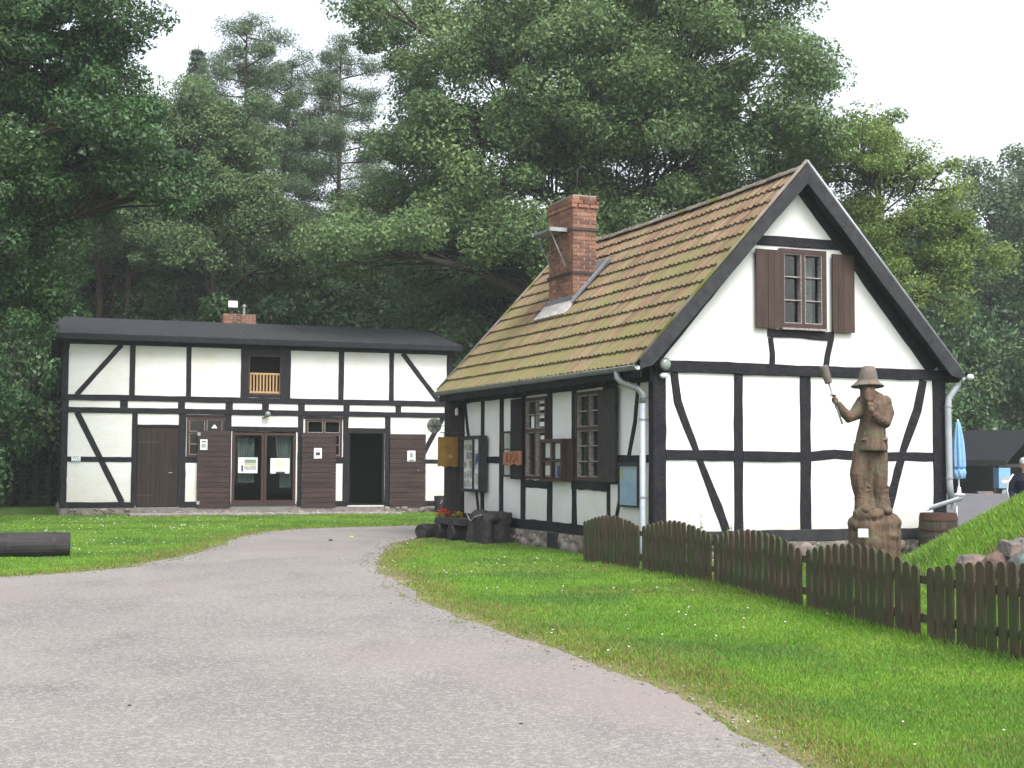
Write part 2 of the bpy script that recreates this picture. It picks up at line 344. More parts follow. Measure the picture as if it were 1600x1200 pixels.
def tile_mat():
    m = bpy.data.materials.new("mossy_clay_tiles"); m.use_nodes = True; t = m.node_tree; N = t.nodes; L = t.links
    b = N["Principled BSDF"]; b.inputs["Roughness"].default_value = .9
    tc = N.new("ShaderNodeTexCoord"); g_ = N.new("ShaderNodeNewGeometry")
    def mix(f, a, c, mode='MIX'):
        x = N.new("ShaderNodeMix"); x.data_type = 'RGBA'; x.blend_type = mode
        if hasattr(f, 'links'): L.new(f, x.inputs[0])
        else: x.inputs[0].default_value = f
        for i, v in ((6, a), (7, c)):
            if hasattr(v, 'links'): L.new(v, x.inputs[i])
            else: x.inputs[i].default_value = (*v, 1)
        return x.outputs[2]
    def mr(x, a, c, d=0, e=1):
        r = N.new("ShaderNodeMapRange"); L.new(x, r.inputs[0]); r.inputs[1].default_value = a; r.inputs[2].default_value = c; r.inputs[3].default_value = d; r.inputs[4].default_value = e; return r.outputs[0]
    def noise(s, d=5):
        n = N.new("ShaderNodeTexNoise"); n.inputs["Scale"].default_value = s; n.inputs["Detail"].default_value = d; L.new(tc.outputs["Object"], n.inputs[0]); return n.outputs["Fac"]
    def add(a, c):
        x = N.new("ShaderNodeMath"); x.operation = 'ADD'; L.new(a, x.inputs[0])
        if hasattr(c, 'links'): L.new(c, x.inputs[1])
        else: x.inputs[1].default_value = c
        return x.outputs[0]
    clay = mix(mr(g_.outputs["Random Per Island"], 0, 1), (.200, .115, .070), (.112, .070, .045))
    mpz = N.new("ShaderNodeMapping"); mpz.inputs["Scale"].default_value = (.8, 26, .8); L.new(tc.outputs["Object"], mpz.inputs[0])
    nz = N.new("ShaderNodeTexNoise"); nz.inputs["Scale"].default_value = 1.0; nz.inputs["Detail"].default_value = 3; L.new(mpz.outputs[0], nz.inputs[0])
    clay = mix(mr(nz.outputs["Fac"], .45, .65), clay, (.27, .205, .130))
    clay = mix(mr(noise(30), .55, .75), clay, (.11, .085, .06))
    sp = N.new("ShaderNodeSeparateXYZ"); L.new(tc.outputs["Object"], sp.inputs[0])
    hgt = mr(sp.outputs[2], 3.0, 6.3, .13, -.12)          # moss thickens toward the eave
    f = add(add(add(noise(1.3), hgt), mr(g_.outputs["Random Per Island"], 0, 1, -.07, .07)), mr(nz.outputs["Fac"], .3, .7, -.16, .16))
    a = mix(mr(f, .36, .70, 0, .9), clay, (.148, .140, .050))
    a = mix(mr(add(noise(3.3), mr(sp.outputs[2], 3.0, 6.3, .06, -.06)), .66, .76), a, (.12, .14, .035))
    wv = N.new("ShaderNodeMath"); wv.operation = 'SUBTRACT'; L.new(sp.outputs[1], wv.inputs[0]); wv.inputs[1].default_value = -.26 + .875 * 9.38 / 56
    w2_ = N.new("ShaderNodeMath"); w2_.operation = 'MULTIPLY'; L.new(wv.outputs[0], w2_.inputs[0]); w2_.inputs[1].default_value = 2 * pi * 56 / 9.38
    w3_ = N.new("ShaderNodeMath"); w3_.operation = 'COSINE'; L.new(w2_.outputs[0], w3_.inputs[0])
    w4_ = N.new("ShaderNodeMath"); w4_.operation = 'ADD'; L.new(w3_.outputs[0], w4_.inputs[0]); L.new(mr(noise(14), .3, .7, -.5, .5), w4_.inputs[1])
    a = mix(mr(w4_.outputs[0], .4, -.9, 0, .75), a, (.060, .052, .030))      # troughs painted darker to stand in for rib shade, with dirt and moss
    L.new(a, b.inputs["Base Color"])
    bp = N.new("ShaderNodeBump"); bp.inputs["Strength"].default_value = .5; bp.inputs["Distance"].default_value = .01
    L.new(noise(45), bp.inputs["Height"]); L.new(bp.outputs[0], b.inputs["Normal"]); return m
m_tile = tile_mat()
m_ridge = M("mossy_ridge_tiles", (.15, .13, .11), (.20, .17, .14), 6, .95, .6, 30, island=.2, c3=(.11, .12, .03), s3=1.3, t3=(.52, .62))

# ------------------------------------------------------------------ terrain
def sst(a, b_, x):
    t = np.clip((x - a) / (b_ - a), 0, 1); return t * t * (3 - 2 * t)
def gz(x, y):
    x = np.asarray(x, float); y = np.asarray(y, float)
    h = .5 * sst(28, 50, y) * sst(9, 13.5, x)
    h = h - .8 * sst(51, 55, y) * sst(9, 13.5, x)
    d = np.sqrt((x - 9.15) ** 2 + ((y - 17.6) * .68) ** 2)
    m = .62 * (4.05 - d)
    m = np.where(m > 1.8, 2.2 - .4 * np.exp(-np.maximum(m - 1.8, 0) / .4), m)
    m = np.where(m < .12, np.maximum(m + .12, 0) ** 2 / .48, m)
    return h + m
def grid_sheet(name, xs, ys, mat, dz=0, mask=None, kind='structure'):
    X, Y = np.meshgrid(xs, ys, indexing='ij'); Z = gz(X, Y) + dz
    V = np.stack([X, Y, Z], -1).reshape(-1, 3); ny = len(ys); f = []
    for i in range(len(xs) - 1):
        for j in range(ny - 1):
            if mask is None or mask((xs[i] + xs[i + 1]) / 2, (ys[j] + ys[j + 1]) / 2):
                a = i * ny + j; f.append((a, a + ny, a + ny + 1, a + 1))
    mb = MB(); mb.v = [tuple(v) for v in V]; mb.f = f
    return obj(name, mb, mat, smooth=True, fix=False, kind=kind)
xs = np.concatenate([np.linspace(-400, -40, 12), np.arange(-35, -14, 1.5), np.arange(-14, 24, .4), np.arange(24, 50, 2), np.linspace(55, 400, 12)])
ys = np.concatenate([np.linspace(-60, -5, 8), np.arange(-3, 62, .4), np.arange(63, 90, 3), np.linspace(95, 600, 12)])
grid_sheet("ground", xs, ys, m_ground)
# woodland floor behind the buildings
grid_sheet("forest_floor", np.concatenate([np.linspace(-120, -16, 30), np.linspace(-15, 60, 40)]), np.linspace(52, 150, 40), m_forest, .03,
           lambda x, y: (y > 56 and x < 9) or y > 76)
# asphalt yard behind the cottage
grid_sheet("rear_yard", np.arange(7.9, 40, .4), np.arange(20.2, 57.5, .4), m_yard, .035, lambda x, y: x > 7.6 + max(0, (y - 24) * .1) and ((x - 9.15) ** 2 + ((y - 17.6) * .68) ** 2) > 4.35 ** 2)

ROAD_L = [(-30, 12), (-14, 15.5), (-9, 17.1), (-7.4, 17.7), (-6.71, 18.23), (-6.09, 18.9), (-5.52, 19.99), (-5.26, 22.83), (-5.33, 25.14), (-5.51, 28.46), (-5.33, 31.24), (-4.5, 32.57), (-3.07, 33.6), (-2.2, 34.3), (0, 35.6), (4, 37.2), (9, 38.6), (16, 40)]
ROAD_R = [(16, 35.5), (9, 34), (4, 32.9), (1, 31.9), (-.6, 31.0), (-1.4, 30.3), (-1.88, 29.0), (-2.18, 26.38), (-2.24, 22.69), (-1.92, 19.93), (-1.43, 17.31), (-.8, 14.62), (-.35, 13.17), (.12, 11.77), (.51, 10.82), (.9, 9.72), (1.16, 8.94), (1.27, 8.38), (1.36, 7.79), (1.44, 7.28), (1.48, 6.98), (1.5, 5.5), (1.4, 3.5), (1.2, 1), (1, -6), (-30, -6)]
def dens(P, step=.12, jit=.03, seed=3, closed=False):
    rg = random.Random(seed); out = []
    for a, b_ in zip(P, P[1:]):
        n = max(1, int(math.dist(a, b_) / step)); n = min(n, 120)
        for i in range(n):
            t = i / n; out.append((a[0] + (b_[0] - a[0]) * t, a[1] + (b_[1] - a[1]) * t))
    out.append(P[-1]); res = []; ph = rg.random() * 9
    for _ in range(3): out = [out[0]] + [((p[0] + 2 * q[0] + r[0]) / 4, (p[1] + 2 * q[1] + r[1]) / 4) for p, q, r in zip(out, out[1:], out[2:])] + [out[-1]]
    w = 0
    for i, (x, y) in enumerate(out):
        w = .85 * w + rg.gauss(0, jit * .5); s_ = .05 * sin(i * .13 + ph) + .02 * sin(i * .41)
        res.append((x + w + s_, y + w * .5))
    return res
road_l = dens(ROAD_L, seed=3); road_r = dens(ROAD_R[:-2], seed=5) + ROAD_R[-2:]
def sheet(name, poly, z, mat, **k):
    tri = tessellate_polygon([[Vector((x, y, 0)) for x, y in poly]])
    mb = MB(); mb.add([(x, y, z) for x, y in poly], [tuple(t) for t in tri]); return obj(name, mb, mat, fix=False, **k)
ROADP = road_l + road_r
sheet("road", ROADP, .012, m_asphalt, kind='structure')
def off(P, d, seed):
    rg = random.Random(seed); o = []; w = d
    for i in range(len(P)):
        a = P[max(0, i - 1)]; b_ = P[min(len(P) - 1, i + 1)]; dx, dy = b_[0] - a[0], b_[1] - a[1]; l_ = math.hypot(dx, dy) or 1
        w = .85 * w + .15 * rg.uniform(0, 2 * d); q = w + rg.uniform(-.02, .02)
        o.append((P[i][0] - dy / l_ * q, P[i][1] + dx / l_ * q))
    return o
vl = off(road_l, .16, 4); vr = off(road_r[:-2], .45, 6)
def strip(name, A, B_, z, mat, **k):
    mb = MB(); n = len(A); mb.v = [(x, y, z) for x, y in A] + [(x, y, z) for x, y in B_]
    mb.f = [(i, i + 1, n + i + 1, n + i) for i in range(n - 1)]; return obj(name, mb, mat, fix=False, **k)
strip("road_verge", vl, [(x * 1, y) for x, y in off(road_l, -.2, 9)], .006, m_verge, kind='structure')
strip("road_verge", vr, off(road_r[:-2], -.2, 8), .006, m_verge, kind='structure')

# ------------------------------------------------------------------ building helpers
HC, HB = 0.3819, 0.3315
C0 = (2.1793, 21.1737, 0); B0 = (-12.9418, 39.9319, 0)
def fF(a, z, d): return (a, -d, z)          # front face (gable of the cottage, front of the barn)
def fLw(a, z, d): return (-d, a, z)         # left wall of the cottage
KT = [0]
def timber(name, parent, fn, pts, w, mat=None, jit=.004, depth=.09, proud=.012, **k):
    KT[0] += 1; rg = random.Random(KT[0] * 17); pr = proud + (KT[0] % 9) * .0027
    pts = [Vector((p[0], p[1])) for p in pts]; P = []
    for a, b_ in zip(pts, pts[1:]):
        n = max(1, int((b_ - a).length / .18))
        for i in range(n): P.append(a.lerp(b_, i / n))
    P.append(pts[-1]); mb = MB(); c = .008; w1 = w2 = 0
    for i, p in enumerate(P):
        t = (P[min(i + 1, len(P) - 1)] - P[max(i - 1, 0)]).normalized(); nn = Vector((-t.y, t.x))
        w1 = .6 * w1 + rg.gauss(0, jit); w2 = .6 * w2 + rg.gauss(0, jit)
        a = -w / 2 + w1; b_ = w / 2 + w2
        for s_, d in ((a, -depth), (a, pr - c), (a + c, pr), (b_ - c, pr), (b_, pr - c), (b_, -depth)):
            q = p + nn * s_; mb.v.append(fn(q.x, q.y, d))
    for i in range(len(P) - 1):
        for j in range(5):
            mb.f.append((i * 6 + j, i * 6 + j + 1, i * 6 + 7 + j, i * 6 + 6 + j))
    mb.f.append(tuple(range(6))); n0 = (len(P) - 1) * 6; mb.f.append(tuple(n0 + q for q in range(5, -1, -1)))
    return obj(name, mb, mat or m_timber, parent, **k)
def wall_holes(mb, fn, a0, a1, z0, z1, holes, th, d0=0):
    A = sorted({a0, a1, *[h[0] for h in holes], *[h[1] for h in holes]}); Z = sorted({z0, z1, *[h[2] for h in holes], *[h[3] for h in holes]})
    inside = lambda a, z: a0 < a < a1 and z0 < z < z1 and not any(h[0] < a < h[1] and h[2] < z < h[3] for h in holes)
    for a, b_ in zip(A, A[1:]):
        for z, y in zip(Z, Z[1:]):
            ca, cz = (a + b_) / 2, (z + y) / 2
            if not inside(ca, cz): continue
            mb.add([fn(a, z, d0), fn(b_, z, d0), fn(b_, y, d0), fn(a, y, d0)], [(0, 1, 2, 3)])
            mb.add([fn(a, z, d0 - th), fn(b_, z, d0 - th), fn(b_, y, d0 - th), fn(a, y, d0 - th)], [(3, 2, 1, 0)])
            if not inside(a - .001, cz): mb.add([fn(a, z, d0), fn(a, y, d0), fn(a, y, d0 - th), fn(a, z, d0 - th)], [(0, 1, 2, 3)])
            if not inside(b_ + .001, cz): mb.add([fn(b_, z, d0), fn(b_, y, d0), fn(b_, y, d0 - th), fn(b_, z, d0 - th)], [(0, 1, 2, 3)])
            if not inside(ca, z - .001): mb.add([fn(a, z, d0), fn(b_, z, d0), fn(b_, z, d0 - th), fn(a, z, d0 - th)], [(0, 1, 2, 3)])
            if not inside(ca, y + .001): mb.add([fn(a, y, d0), fn(b_, y, d0), fn(b_, y, d0 - th), fn(a, y, d0 - th)], [(0, 1, 2, 3)])
def bar(mb, fn, a0, a1, z0, z1, d0, d1):
    mb.box(a0, a1, z0, z1, d0, d1, fn)
def window(parent, fn, a0, a1, z0, z1, ncol=2, rows=3, mid=None, fw=.05, mat=None, bead=True, d=0.0, rec=-.03, curtain=None, beadtop=True):
    """frame > casement panes, sill; glass as sub-parts"""
    f = MB(); o = .02 + d
    bar(f, fn, a0, a0 + fw, z0, z1, -.10, o); bar(f, fn, a1 - fw, a1, z0, z1, -.10, o)
    bar(f, fn, a0 + fw, a1 - fw, z1 - fw, z1, -.10, o - .003); bar(f, fn, a0 + fw, a1 - fw, z0, z0 + fw, -.10, o - .003)
    levels = [(z0 + fw, z1 - fw)]
    if mid: bar(f, fn, a0 + fw, a1 - fw, mid - .03, mid + .03, -.10, o - .006); levels = [(z0 + fw, mid - .03), (mid + .03, z1 - fw)]
    wcol = (a1 - a0 - 2 * fw) / ncol
    for i in range(1, ncol):
        a = a0 + fw + wcol * i; bar(f, fn, a - .028, a + .028, z0 + fw, z1 - fw, -.09, o - .009)
    w = obj("window", f, mat or m_frame, parent)
    bd = MB(); gl = MB()
    for li, (za, zb) in enumerate(levels):
        for i in range(ncol):
            aa = a0 + fw + wcol * i + (.028 if i else 0); ab = a0 + fw + wcol * (i + 1) - (.028 if i < ncol - 1 else 0)
            nr = rows if isinstance(rows, int) else rows[li]
            t = .017; g_ = .004 + d
            for k, e in ((aa, aa + t), (ab - t, ab)): bar(bd, fn, k, e, za, zb, -.07, g_)
            bar(bd, fn, aa + t, ab - t, za, za + t, -.07, g_ - .002); bar(bd, fn, aa + t, ab - t, zb - t, zb, -.07, g_ - .002)
            for q in range(1, nr):
                z = za + (zb - za) * q / nr; bar(bd, fn, aa + t, ab - t, z - .009, z + .009, -.065, g_ - .004)
            bar(gl, fn, aa + t * .5, ab - t * .5, za + t * .5, zb - t * .5, -.045, -.041)
    obj("glazing_bars", bd, m_bead if bead else (mat or m_frame), w)
    obj("pane", gl, m_glass, w)
    if curtain:
        cb = MB(); n = 40
        for (ca, cb_, cz0, cz1, cm) in curtain:
            c_ = MB()
            for i in range(n + 1):
                a = ca + (cb_ - ca) * i / n; dd = -.17 + .02 * sin(i * 1.9)
                c_.v += [fn(a, cz0, dd), fn(a, cz1, dd)]
            c_.f = [(2 * i, 2 * i + 2, 2 * i + 3, 2 * i + 1) for i in range(n)]
            obj("curtain", c_, cm, w, smooth=True, fix=False)
    return w
def boards(fn, a0, a1, z0, z1, d0, d1, n, vertical=True, gap=.004, lap=0, seed=1):
    mb = MB(); rg = random.Random(seed)
    for i in range(n):
        e = rg.uniform(0, .004)
        if vertical:
            w = (a1 - a0) / n; bar(mb, fn, a0 + i * w + gap / 2, a0 + (i + 1) * w - gap / 2, z0 + rg.uniform(0, .006), z1, d0, d1 + e)
        else:
            w = (z1 - z0) / n; za, zb = z0 + i * w, z0 + (i + 1) * w - gap
            vs = [fn(a0, za, d0), fn(a1, za, d0), fn(a0, zb, d0), fn(a1, zb, d0), fn(a0, za, d1 + lap + e), fn(a1, za, d1 + lap + e), fn(a0, zb, d1 + e), fn(a1, zb, d1 + e)]
            mb.add(vs, [(0, 1, 3, 2), (4, 6, 7, 5), (0, 4, 5, 1), (2, 3, 7, 6), (0, 2, 6, 4), (1, 5, 7, 3)])
    return mb
def stones(fn, a0, a1, z0, z1, seed, size=.2, dd=.05):
    """irregular field stones bedded in mortar"""
    mb = MB(); rg = random.Random(seed); n = int((a1 - a0) * (z1 - z0) / (size * size) * 3.4)
    for _ in range(n):
        w = size * rg.uniform(.35, 1.25) * .55; h = w * rg.uniform(.55, .95); ca, cz = rg.uniform(a0, a1), rg.uniform(z0, z1 - h * .3)
        m = Matrix.Rotation(rg.uniform(-.7, .7), 3, 'Y'); e = MB(); e.ell((0, 0, 0), (w, .07 + w * .25, h), m, 9, 6, .12, rg)
        dq = rg.uniform(-.03, .015)
        for q in range(len(e.v)):
            p = e.v[q]; e.v[q] = fn(min(max(ca + p[0], a0), a1), min(max(cz + p[2], z0 - .02), z1), dd + dq + p[1] * .9 - .06)
        mb.add(e.v, e.f)
    return mb
def brick_stack(x0, x1, y0, y1, z0, z1, seed, grow=None):
    rg = random.Random(seed); mb = MB(); core = MB(); bh, bl, j = .065, .245, .014
    core.box(x0 + .012, x1 - .012, y0 + .012, y1 - .012, z0, z1 - .012)
    n = int((z1 - z0) / (bh + j)); 
    for r in range(n):
        z = z0 + r * (bh + j); g = 0 if not grow else grow(r, n)
        X0, X1, Y0, Y1 = x0 - g, x1 + g, y0 - g, y1 + g
        offs = 0 if r % 2 else -bl / 2
        for side in range(4):
            L0, L1 = (X0, X1) if side % 2 == 0 else (Y0 + .11, Y1 - .11)
            a = L0 + offs
            while a < L1 - .01:
                b_ = min(a + bl, L1); s0 = max(a, L0)
                if b_ - s0 > .03:
                    e = rg.uniform(-.003, .003)
                    if side == 0: mb.box(s0 + j / 2, b_ - j / 2, Y0 + e, Y0 + .10, z, z + bh)
                    if side == 2: mb.box(s0 + j / 2, b_ - j / 2, Y1 - .10, Y1 + e, z, z + bh)
                    if side == 1: mb.box(X0 + e, X0 + .10, s0 + j / 2, b_ - j / 2, z, z + bh)
                    if side == 3: mb.box(X1 - .10, X1 + e, s0 + j / 2, b_ - j / 2, z, z + bh)
                a += bl + j
    return mb, core

# ================================================================== COTTAGE (local: x = u along the gable, y = v back, origin = near corner)
cot = empty("half_timbered_cottage", C0, HC, label="small white half-timbered cottage with steep mossy tiled roof and brick chimney", cat="cottage")
GW, CL, RS = 5.5, 8.7, 1.085          # gable width, length, roof slope
UR, ZR = 2.62, 6.30
holesG = [(2.27, 3.11, 3.74, 4.98)]
mb = MB(); wall_holes(mb, fF, 0, GW, .3, 3.12, [], .18)
obj("gable_wall", mb, m_plaster, cot)
# gable triangle: four strips round the window opening
mb = MB()
def zr(u, k=.22): return 3.12 + (RS * min(u, 2 * UR - u) + .62 - k) * 1.0 - .0
def rake(u): return ZR - RS * abs(u - UR) - .25
us = [0, .6, 1.2, 1.8, 2.27, UR, 3.11, 3.7, 4.3, 4.9, 5.5]
for a, b_ in zip(us, us[1:]):
    segs = [(3.12, rake(a), 3.12, rake(b_))]
    if 2.27 <= a and b_ <= 3.11: segs = [(3.12, 3.74, 3.12, 3.74), (4.98, rake(a), 4.98, rake(b_))]
    for z0, z1, y0, y1 in segs:
        z1 = max(z1, z0 + .001); y1 = max(y1, y0 + .001)
        mb.add([fF(a, z0, 0), fF(b_, y0, 0), fF(b_, y1, 0), fF(a, z1, 0), fF(a, z0, -.18), fF(b_, y0, -.18), fF(b_, y1, -.18), fF(a, z1, -.18)],
               [(0, 1, 2, 3), (7, 6, 5, 4), (0, 4, 5, 1), (3, 2, 6, 7), (0, 3, 7, 4), (1, 5, 6, 2)])
obj("gable_plaster", mb, m_plaster, cot)
holesL = [(1.80, 2.82, 1.27, 2.75), (4.12, 5.14, 1.27, 2.75)]
mb = MB(); wall_holes(mb, fLw, .185, CL, .3, 2.95, holesL, .18)
obj("side_wall", mb, m_plaster, cot)
mb = MB(); mb.box(GW - .18, GW, .185, CL, .3, 3.0); mb.box(.185, GW - .185, CL - .18, CL, .3, 3.1)
obj("rear_wall", mb, m_plaster, cot)
mb = MB(); mb.add([(0, CL - .02, 3.0), (GW, CL - .02, 3.0), (UR, CL - .02, 5.95), (0, CL - .15, 3.0), (GW, CL - .15, 3.0), (UR, CL - .15, 5.95)], [(0, 1, 2), (5, 4, 3), (0, 3, 4, 1), (1, 4, 5, 2), (0, 2, 5, 3)])
obj("rear_gable_boards", mb, m_timber, cot)
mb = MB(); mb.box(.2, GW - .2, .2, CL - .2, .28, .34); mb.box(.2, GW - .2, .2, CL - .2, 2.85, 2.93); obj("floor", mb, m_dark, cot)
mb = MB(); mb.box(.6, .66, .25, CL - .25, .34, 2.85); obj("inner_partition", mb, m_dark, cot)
# gable timbers
G_ = lambda n, p, w, **k: timber(n, cot, fF, p, w, **k)
G_("timber_post", [(.10, .49), (.10, 3.0)], .215, proud=.016)
for u in (1.49, 2.735, 3.90): G_("timber_post", [(u, .49), (u + .01, 2.96)], .165 if u < 2 else .20)
G_("timber_post", [(5.385, .49), (5.385, 3.12)], .26)
G_("timber_sill", [(-.01, .405), (5.51, .405)], .175, mat=m_timber_grey, proud=.045)
G_("timber_rail", [(.2, 1.675), (1.41, 1.67)], .16); G_("timber_rail", [(1.57, 1.665), (2.64, 1.655)], .155)
G_("timber_rail", [(2.83, 1.66), (3.3, 1.70), (3.82, 1.68)], .155); G_("timber_rail", [(3.98, 1.67), (5.26, 1.665)], .15)
G_("timber_rail", [(0, 3.04), (5.5, 3.045)], .18, proud=.04)
G_("timber_brace", [(.35, 2.95), (.42, 2.5), (.72, 1.75), (1.27, .5)], .125, jit=.009)
G_("timber_brace", [(5.07, 2.95), (4.93, 2.45), (4.65, 1.79), (4.48, 1.25), (4.20, .5)], .14, jit=.009)
G_("timber_rail", [(1.85, 5.115), (3.5, 5.115)], .16)
G_("timber_rail", [(2.04, 3.625), (3.29, 3.61)], .13, jit=.008)
G_("timber_brace", [(2.09, 3.56), (2.13, 3.3), (2.12, 3.12)], .09); G_("timber_brace", [(3.24, 3.56), (3.17, 3.3), (3.14, 3.12)], .10)
for s_ in (-1, 1):
    e = 2.60
    a = [(UR + s_ * (e + .05), 3.13), (UR + s_ * .0, 3.13 + RS * (e + .05) + .12)]
    G_("timber_rafter", a, .235, proud=.035 + .004 * s_)
# window of the gable
window(cot, fF, 2.25, 3.13, 3.72, 5.0, 2, 3, fw=.075, d=.045, curtain=[(2.72, 3.0, 3.8, 4.9, m_curtain), (2.33, 2.42, 3.8, 4.9, m_curtain)])
obj("window_sill", MB().box(2.27, 3.12, 3.69, 3.72, .0, .10, fF), m_bead, cot)
s1 = obj("shutter", boards(fF, 1.79, 2.235, 3.70, 4.96, .05, .085, 4, seed=2), m_brown, cot, label="left shutter of the gable window, of dark brown boards")
s2 = obj("shutter", boards(fF, 3.235, 3.66, 3.68, 4.96, .05, .085, 4, seed=3), m_brown, cot, label="right shutter of the gable window, with a worn spot")
for s_, a in ((s1, (1.81, 2.2)), (s2, (3.26, 3.62))):
    [obj("batten", MB().box(a[0], a[1], z - .03, z + .03, .035, .052, fF), m_brown, s_) for z in (3.9, 4.76)]
# side wall timbers
L_ = lambda n, p, w, **k: timber(n, cot, fLw, p, w, **k)
L_("timber_post", [(.07, .49), (.07, 2.9)], .16); L_("timber_post", [(1.58, .5), (1.58, 1.25)], .11)
L_("timber_post", [(2.92, .5), (2.93, 2.8)], .17, jit=.009); L_("timber_post", [(3.98, .5), (3.98, 2.8)], .20)
L_("timber_post", [(5.24, .5), (5.22, 2.8)], .20); L_("timber_post", [(6.36, .5), (6.35, 2.8)], .17)
L_("timber_post", [(7.40, .5), (7.40, 2.8)], .14); L_("timber_post", [(8.60, .5), (8.60, 2.8)], .18)
L_("timber_post", [(1.52, 1.2), (1.52, 2.8)], .55, proud=.008)
L_("timber_sill", [(-.01, .41), (CL, .41)], .18, proud=.04)
L_("timber_plate", [(0, 2.93), (CL, 2.93)], .26, proud=.06)
for a, b_ in ((.15, 1.25), (6.44, 7.33), (7.47, 8.52)): L_("timber_rail", [(a, 1.61), (b_, 1.61)], .13)
L_("timber_rail", [(5.34, 1.52), (6.28, 1.52)], .03)
L_("timber_rail", [(1.55, 1.17), (3.0, 1.21)], .19, jit=.010); L_("timber_rail", [(4.05, 1.17), (5.3, 1.17)], .19, jit=.012)
L_("timber_brace", [(.50, 2.82), (.62, 2.2), (.85, 1.62), (1.1, 1.1), (1.36, .5)], .11)
L_("timber_brace", [(8.48, 2.82), (8.30, 2.2), (7.98, 1.6), (7.62, .5)], .12)
# side windows
w2 = window(cot, fLw, 1.79, 2.83, 1.25, 2.76, 2, (3, 2), mid=2.13, fw=.06, d=.02)
w1 = window(cot, fLw, 4.11, 5.15, 1.25, 2.76, 2, (1, 2), mid=2.15, fw=.06, d=.02)
c_ = MB()
for i in range(31):
    a = 4.62 + .46 * i / 30; c_.v += [fLw(a, 1.3, -.09 + .012 * sin(i * 1.7)), fLw(a, 2.11, -.09 + .012 * sin(i * 1.7))]
c_.f = [(2 * i, 2 * i + 2, 2 * i + 3, 2 * i + 1) for i in range(30)]
obj("curtain", c_, m_curtain_red, w1, smooth=True, fix=False)
for a0, a1, z0, z1 in ((4.22, 4.55, 2.22, 2.30), (4.22, 4.55, 2.37, 2.46), (4.22, 4.55, 2.52, 2.58), (4.22, 4.55, 2.64, 2.69), (4.22, 4.5, 1.75, 2.05), (4.20, 4.5, 1.64, 1.71), (4.24, 4.47, 1.33, 1.56), (4.75, 4.95, 2.2, 2.42)):
    obj("pane_notice_and_glint", MB().box(a0, a1, z0, z1, -.035, -.031, fLw), m_paper, w1)  # top four strips are pane reflections made as white sheets; the rest papers
# shutters of the side windows (open, against the wall)
sh = obj("shutter", boards(fLw, 1.13, 1.79, 1.23, 2.75, .07, .105, 4, seed=6), m_blackwood, cot, label="black shutter opened to the right of the near side window")
sh = obj("shutter", boards(fLw, 5.10, 5.66, 1.24, 2.76, .07, .105, 4, seed=7), m_timber, cot, label="black shutter opened to the left of the ticket window")
cs = MB()
for a0, a1, z0, z1 in ((5.67, 5.71, 1.28, 2.16), (6.11, 6.15, 1.28, 2.16), (5.71, 6.11, 1.28, 1.32), (5.71, 6.11, 2.12, 2.16), (5.71, 6.11, 1.80, 1.825), (5.71, 6.11, 1.52, 1.545)): cs.box(a0, a1, z0, z1, .05, .085, fLw)
cs = obj("open_casement", cs, m_frame_red, cot)
obj("pane", MB().box(5.70, 6.12, 1.31, 2.13, .064, .068, fLw), m_glass, cs)
# plinth
mb = MB(); mb.box(-.05, GW + .05, -.05, .2, -.1, .315); mb.box(-.05, .2, .2, CL + .05, -.1, .315); mb.box(GW - .2, GW + .05, .2, CL + .05, -.1, .315); obj("plinth", mb, m_mortar, cot)
pl = [o for o in cot.children if o.name.startswith("plinth")][0]
mb = stones(fLw, -.08, 3.5, 0, .31, 4, .24, .07); e = stones(fLw, 3.98, CL + .08, 0, .31, 5, .24, .07); mb.add(e.v, e.f); e = stones(fF, -.08, GW + .08, 0, .31, 6, .24, .07); mb.add(e.v, e.f)
obj("plinth_stones", mb, m_stone, pl, smooth=True, fix=False)
mb = MB(); 
for a0, a1, z0, z1 in ((3.52, 3.55, .02, .31), (3.93, 3.96, .02, .31), (3.55, 3.93, .02, .05), (3.55, 3.93, .28, .31)): mb.box(a0, a1, z0, z1, .02, .075, fLw)
cw = obj("cellar_window", mb, m_timber_grey, cot)
obj("cellar_grate", boards(fLw, 3.55, 3.93, .05, .28, .04, .06, 5, seed=3), m_timber_grey, cw)
obj("board_screen", boards(lambda a, z, d: (-a, CL - .12 + d, z), .02, .42, .18, 3.0, 0, .035, 3, seed=9), m_blackwood, cot)
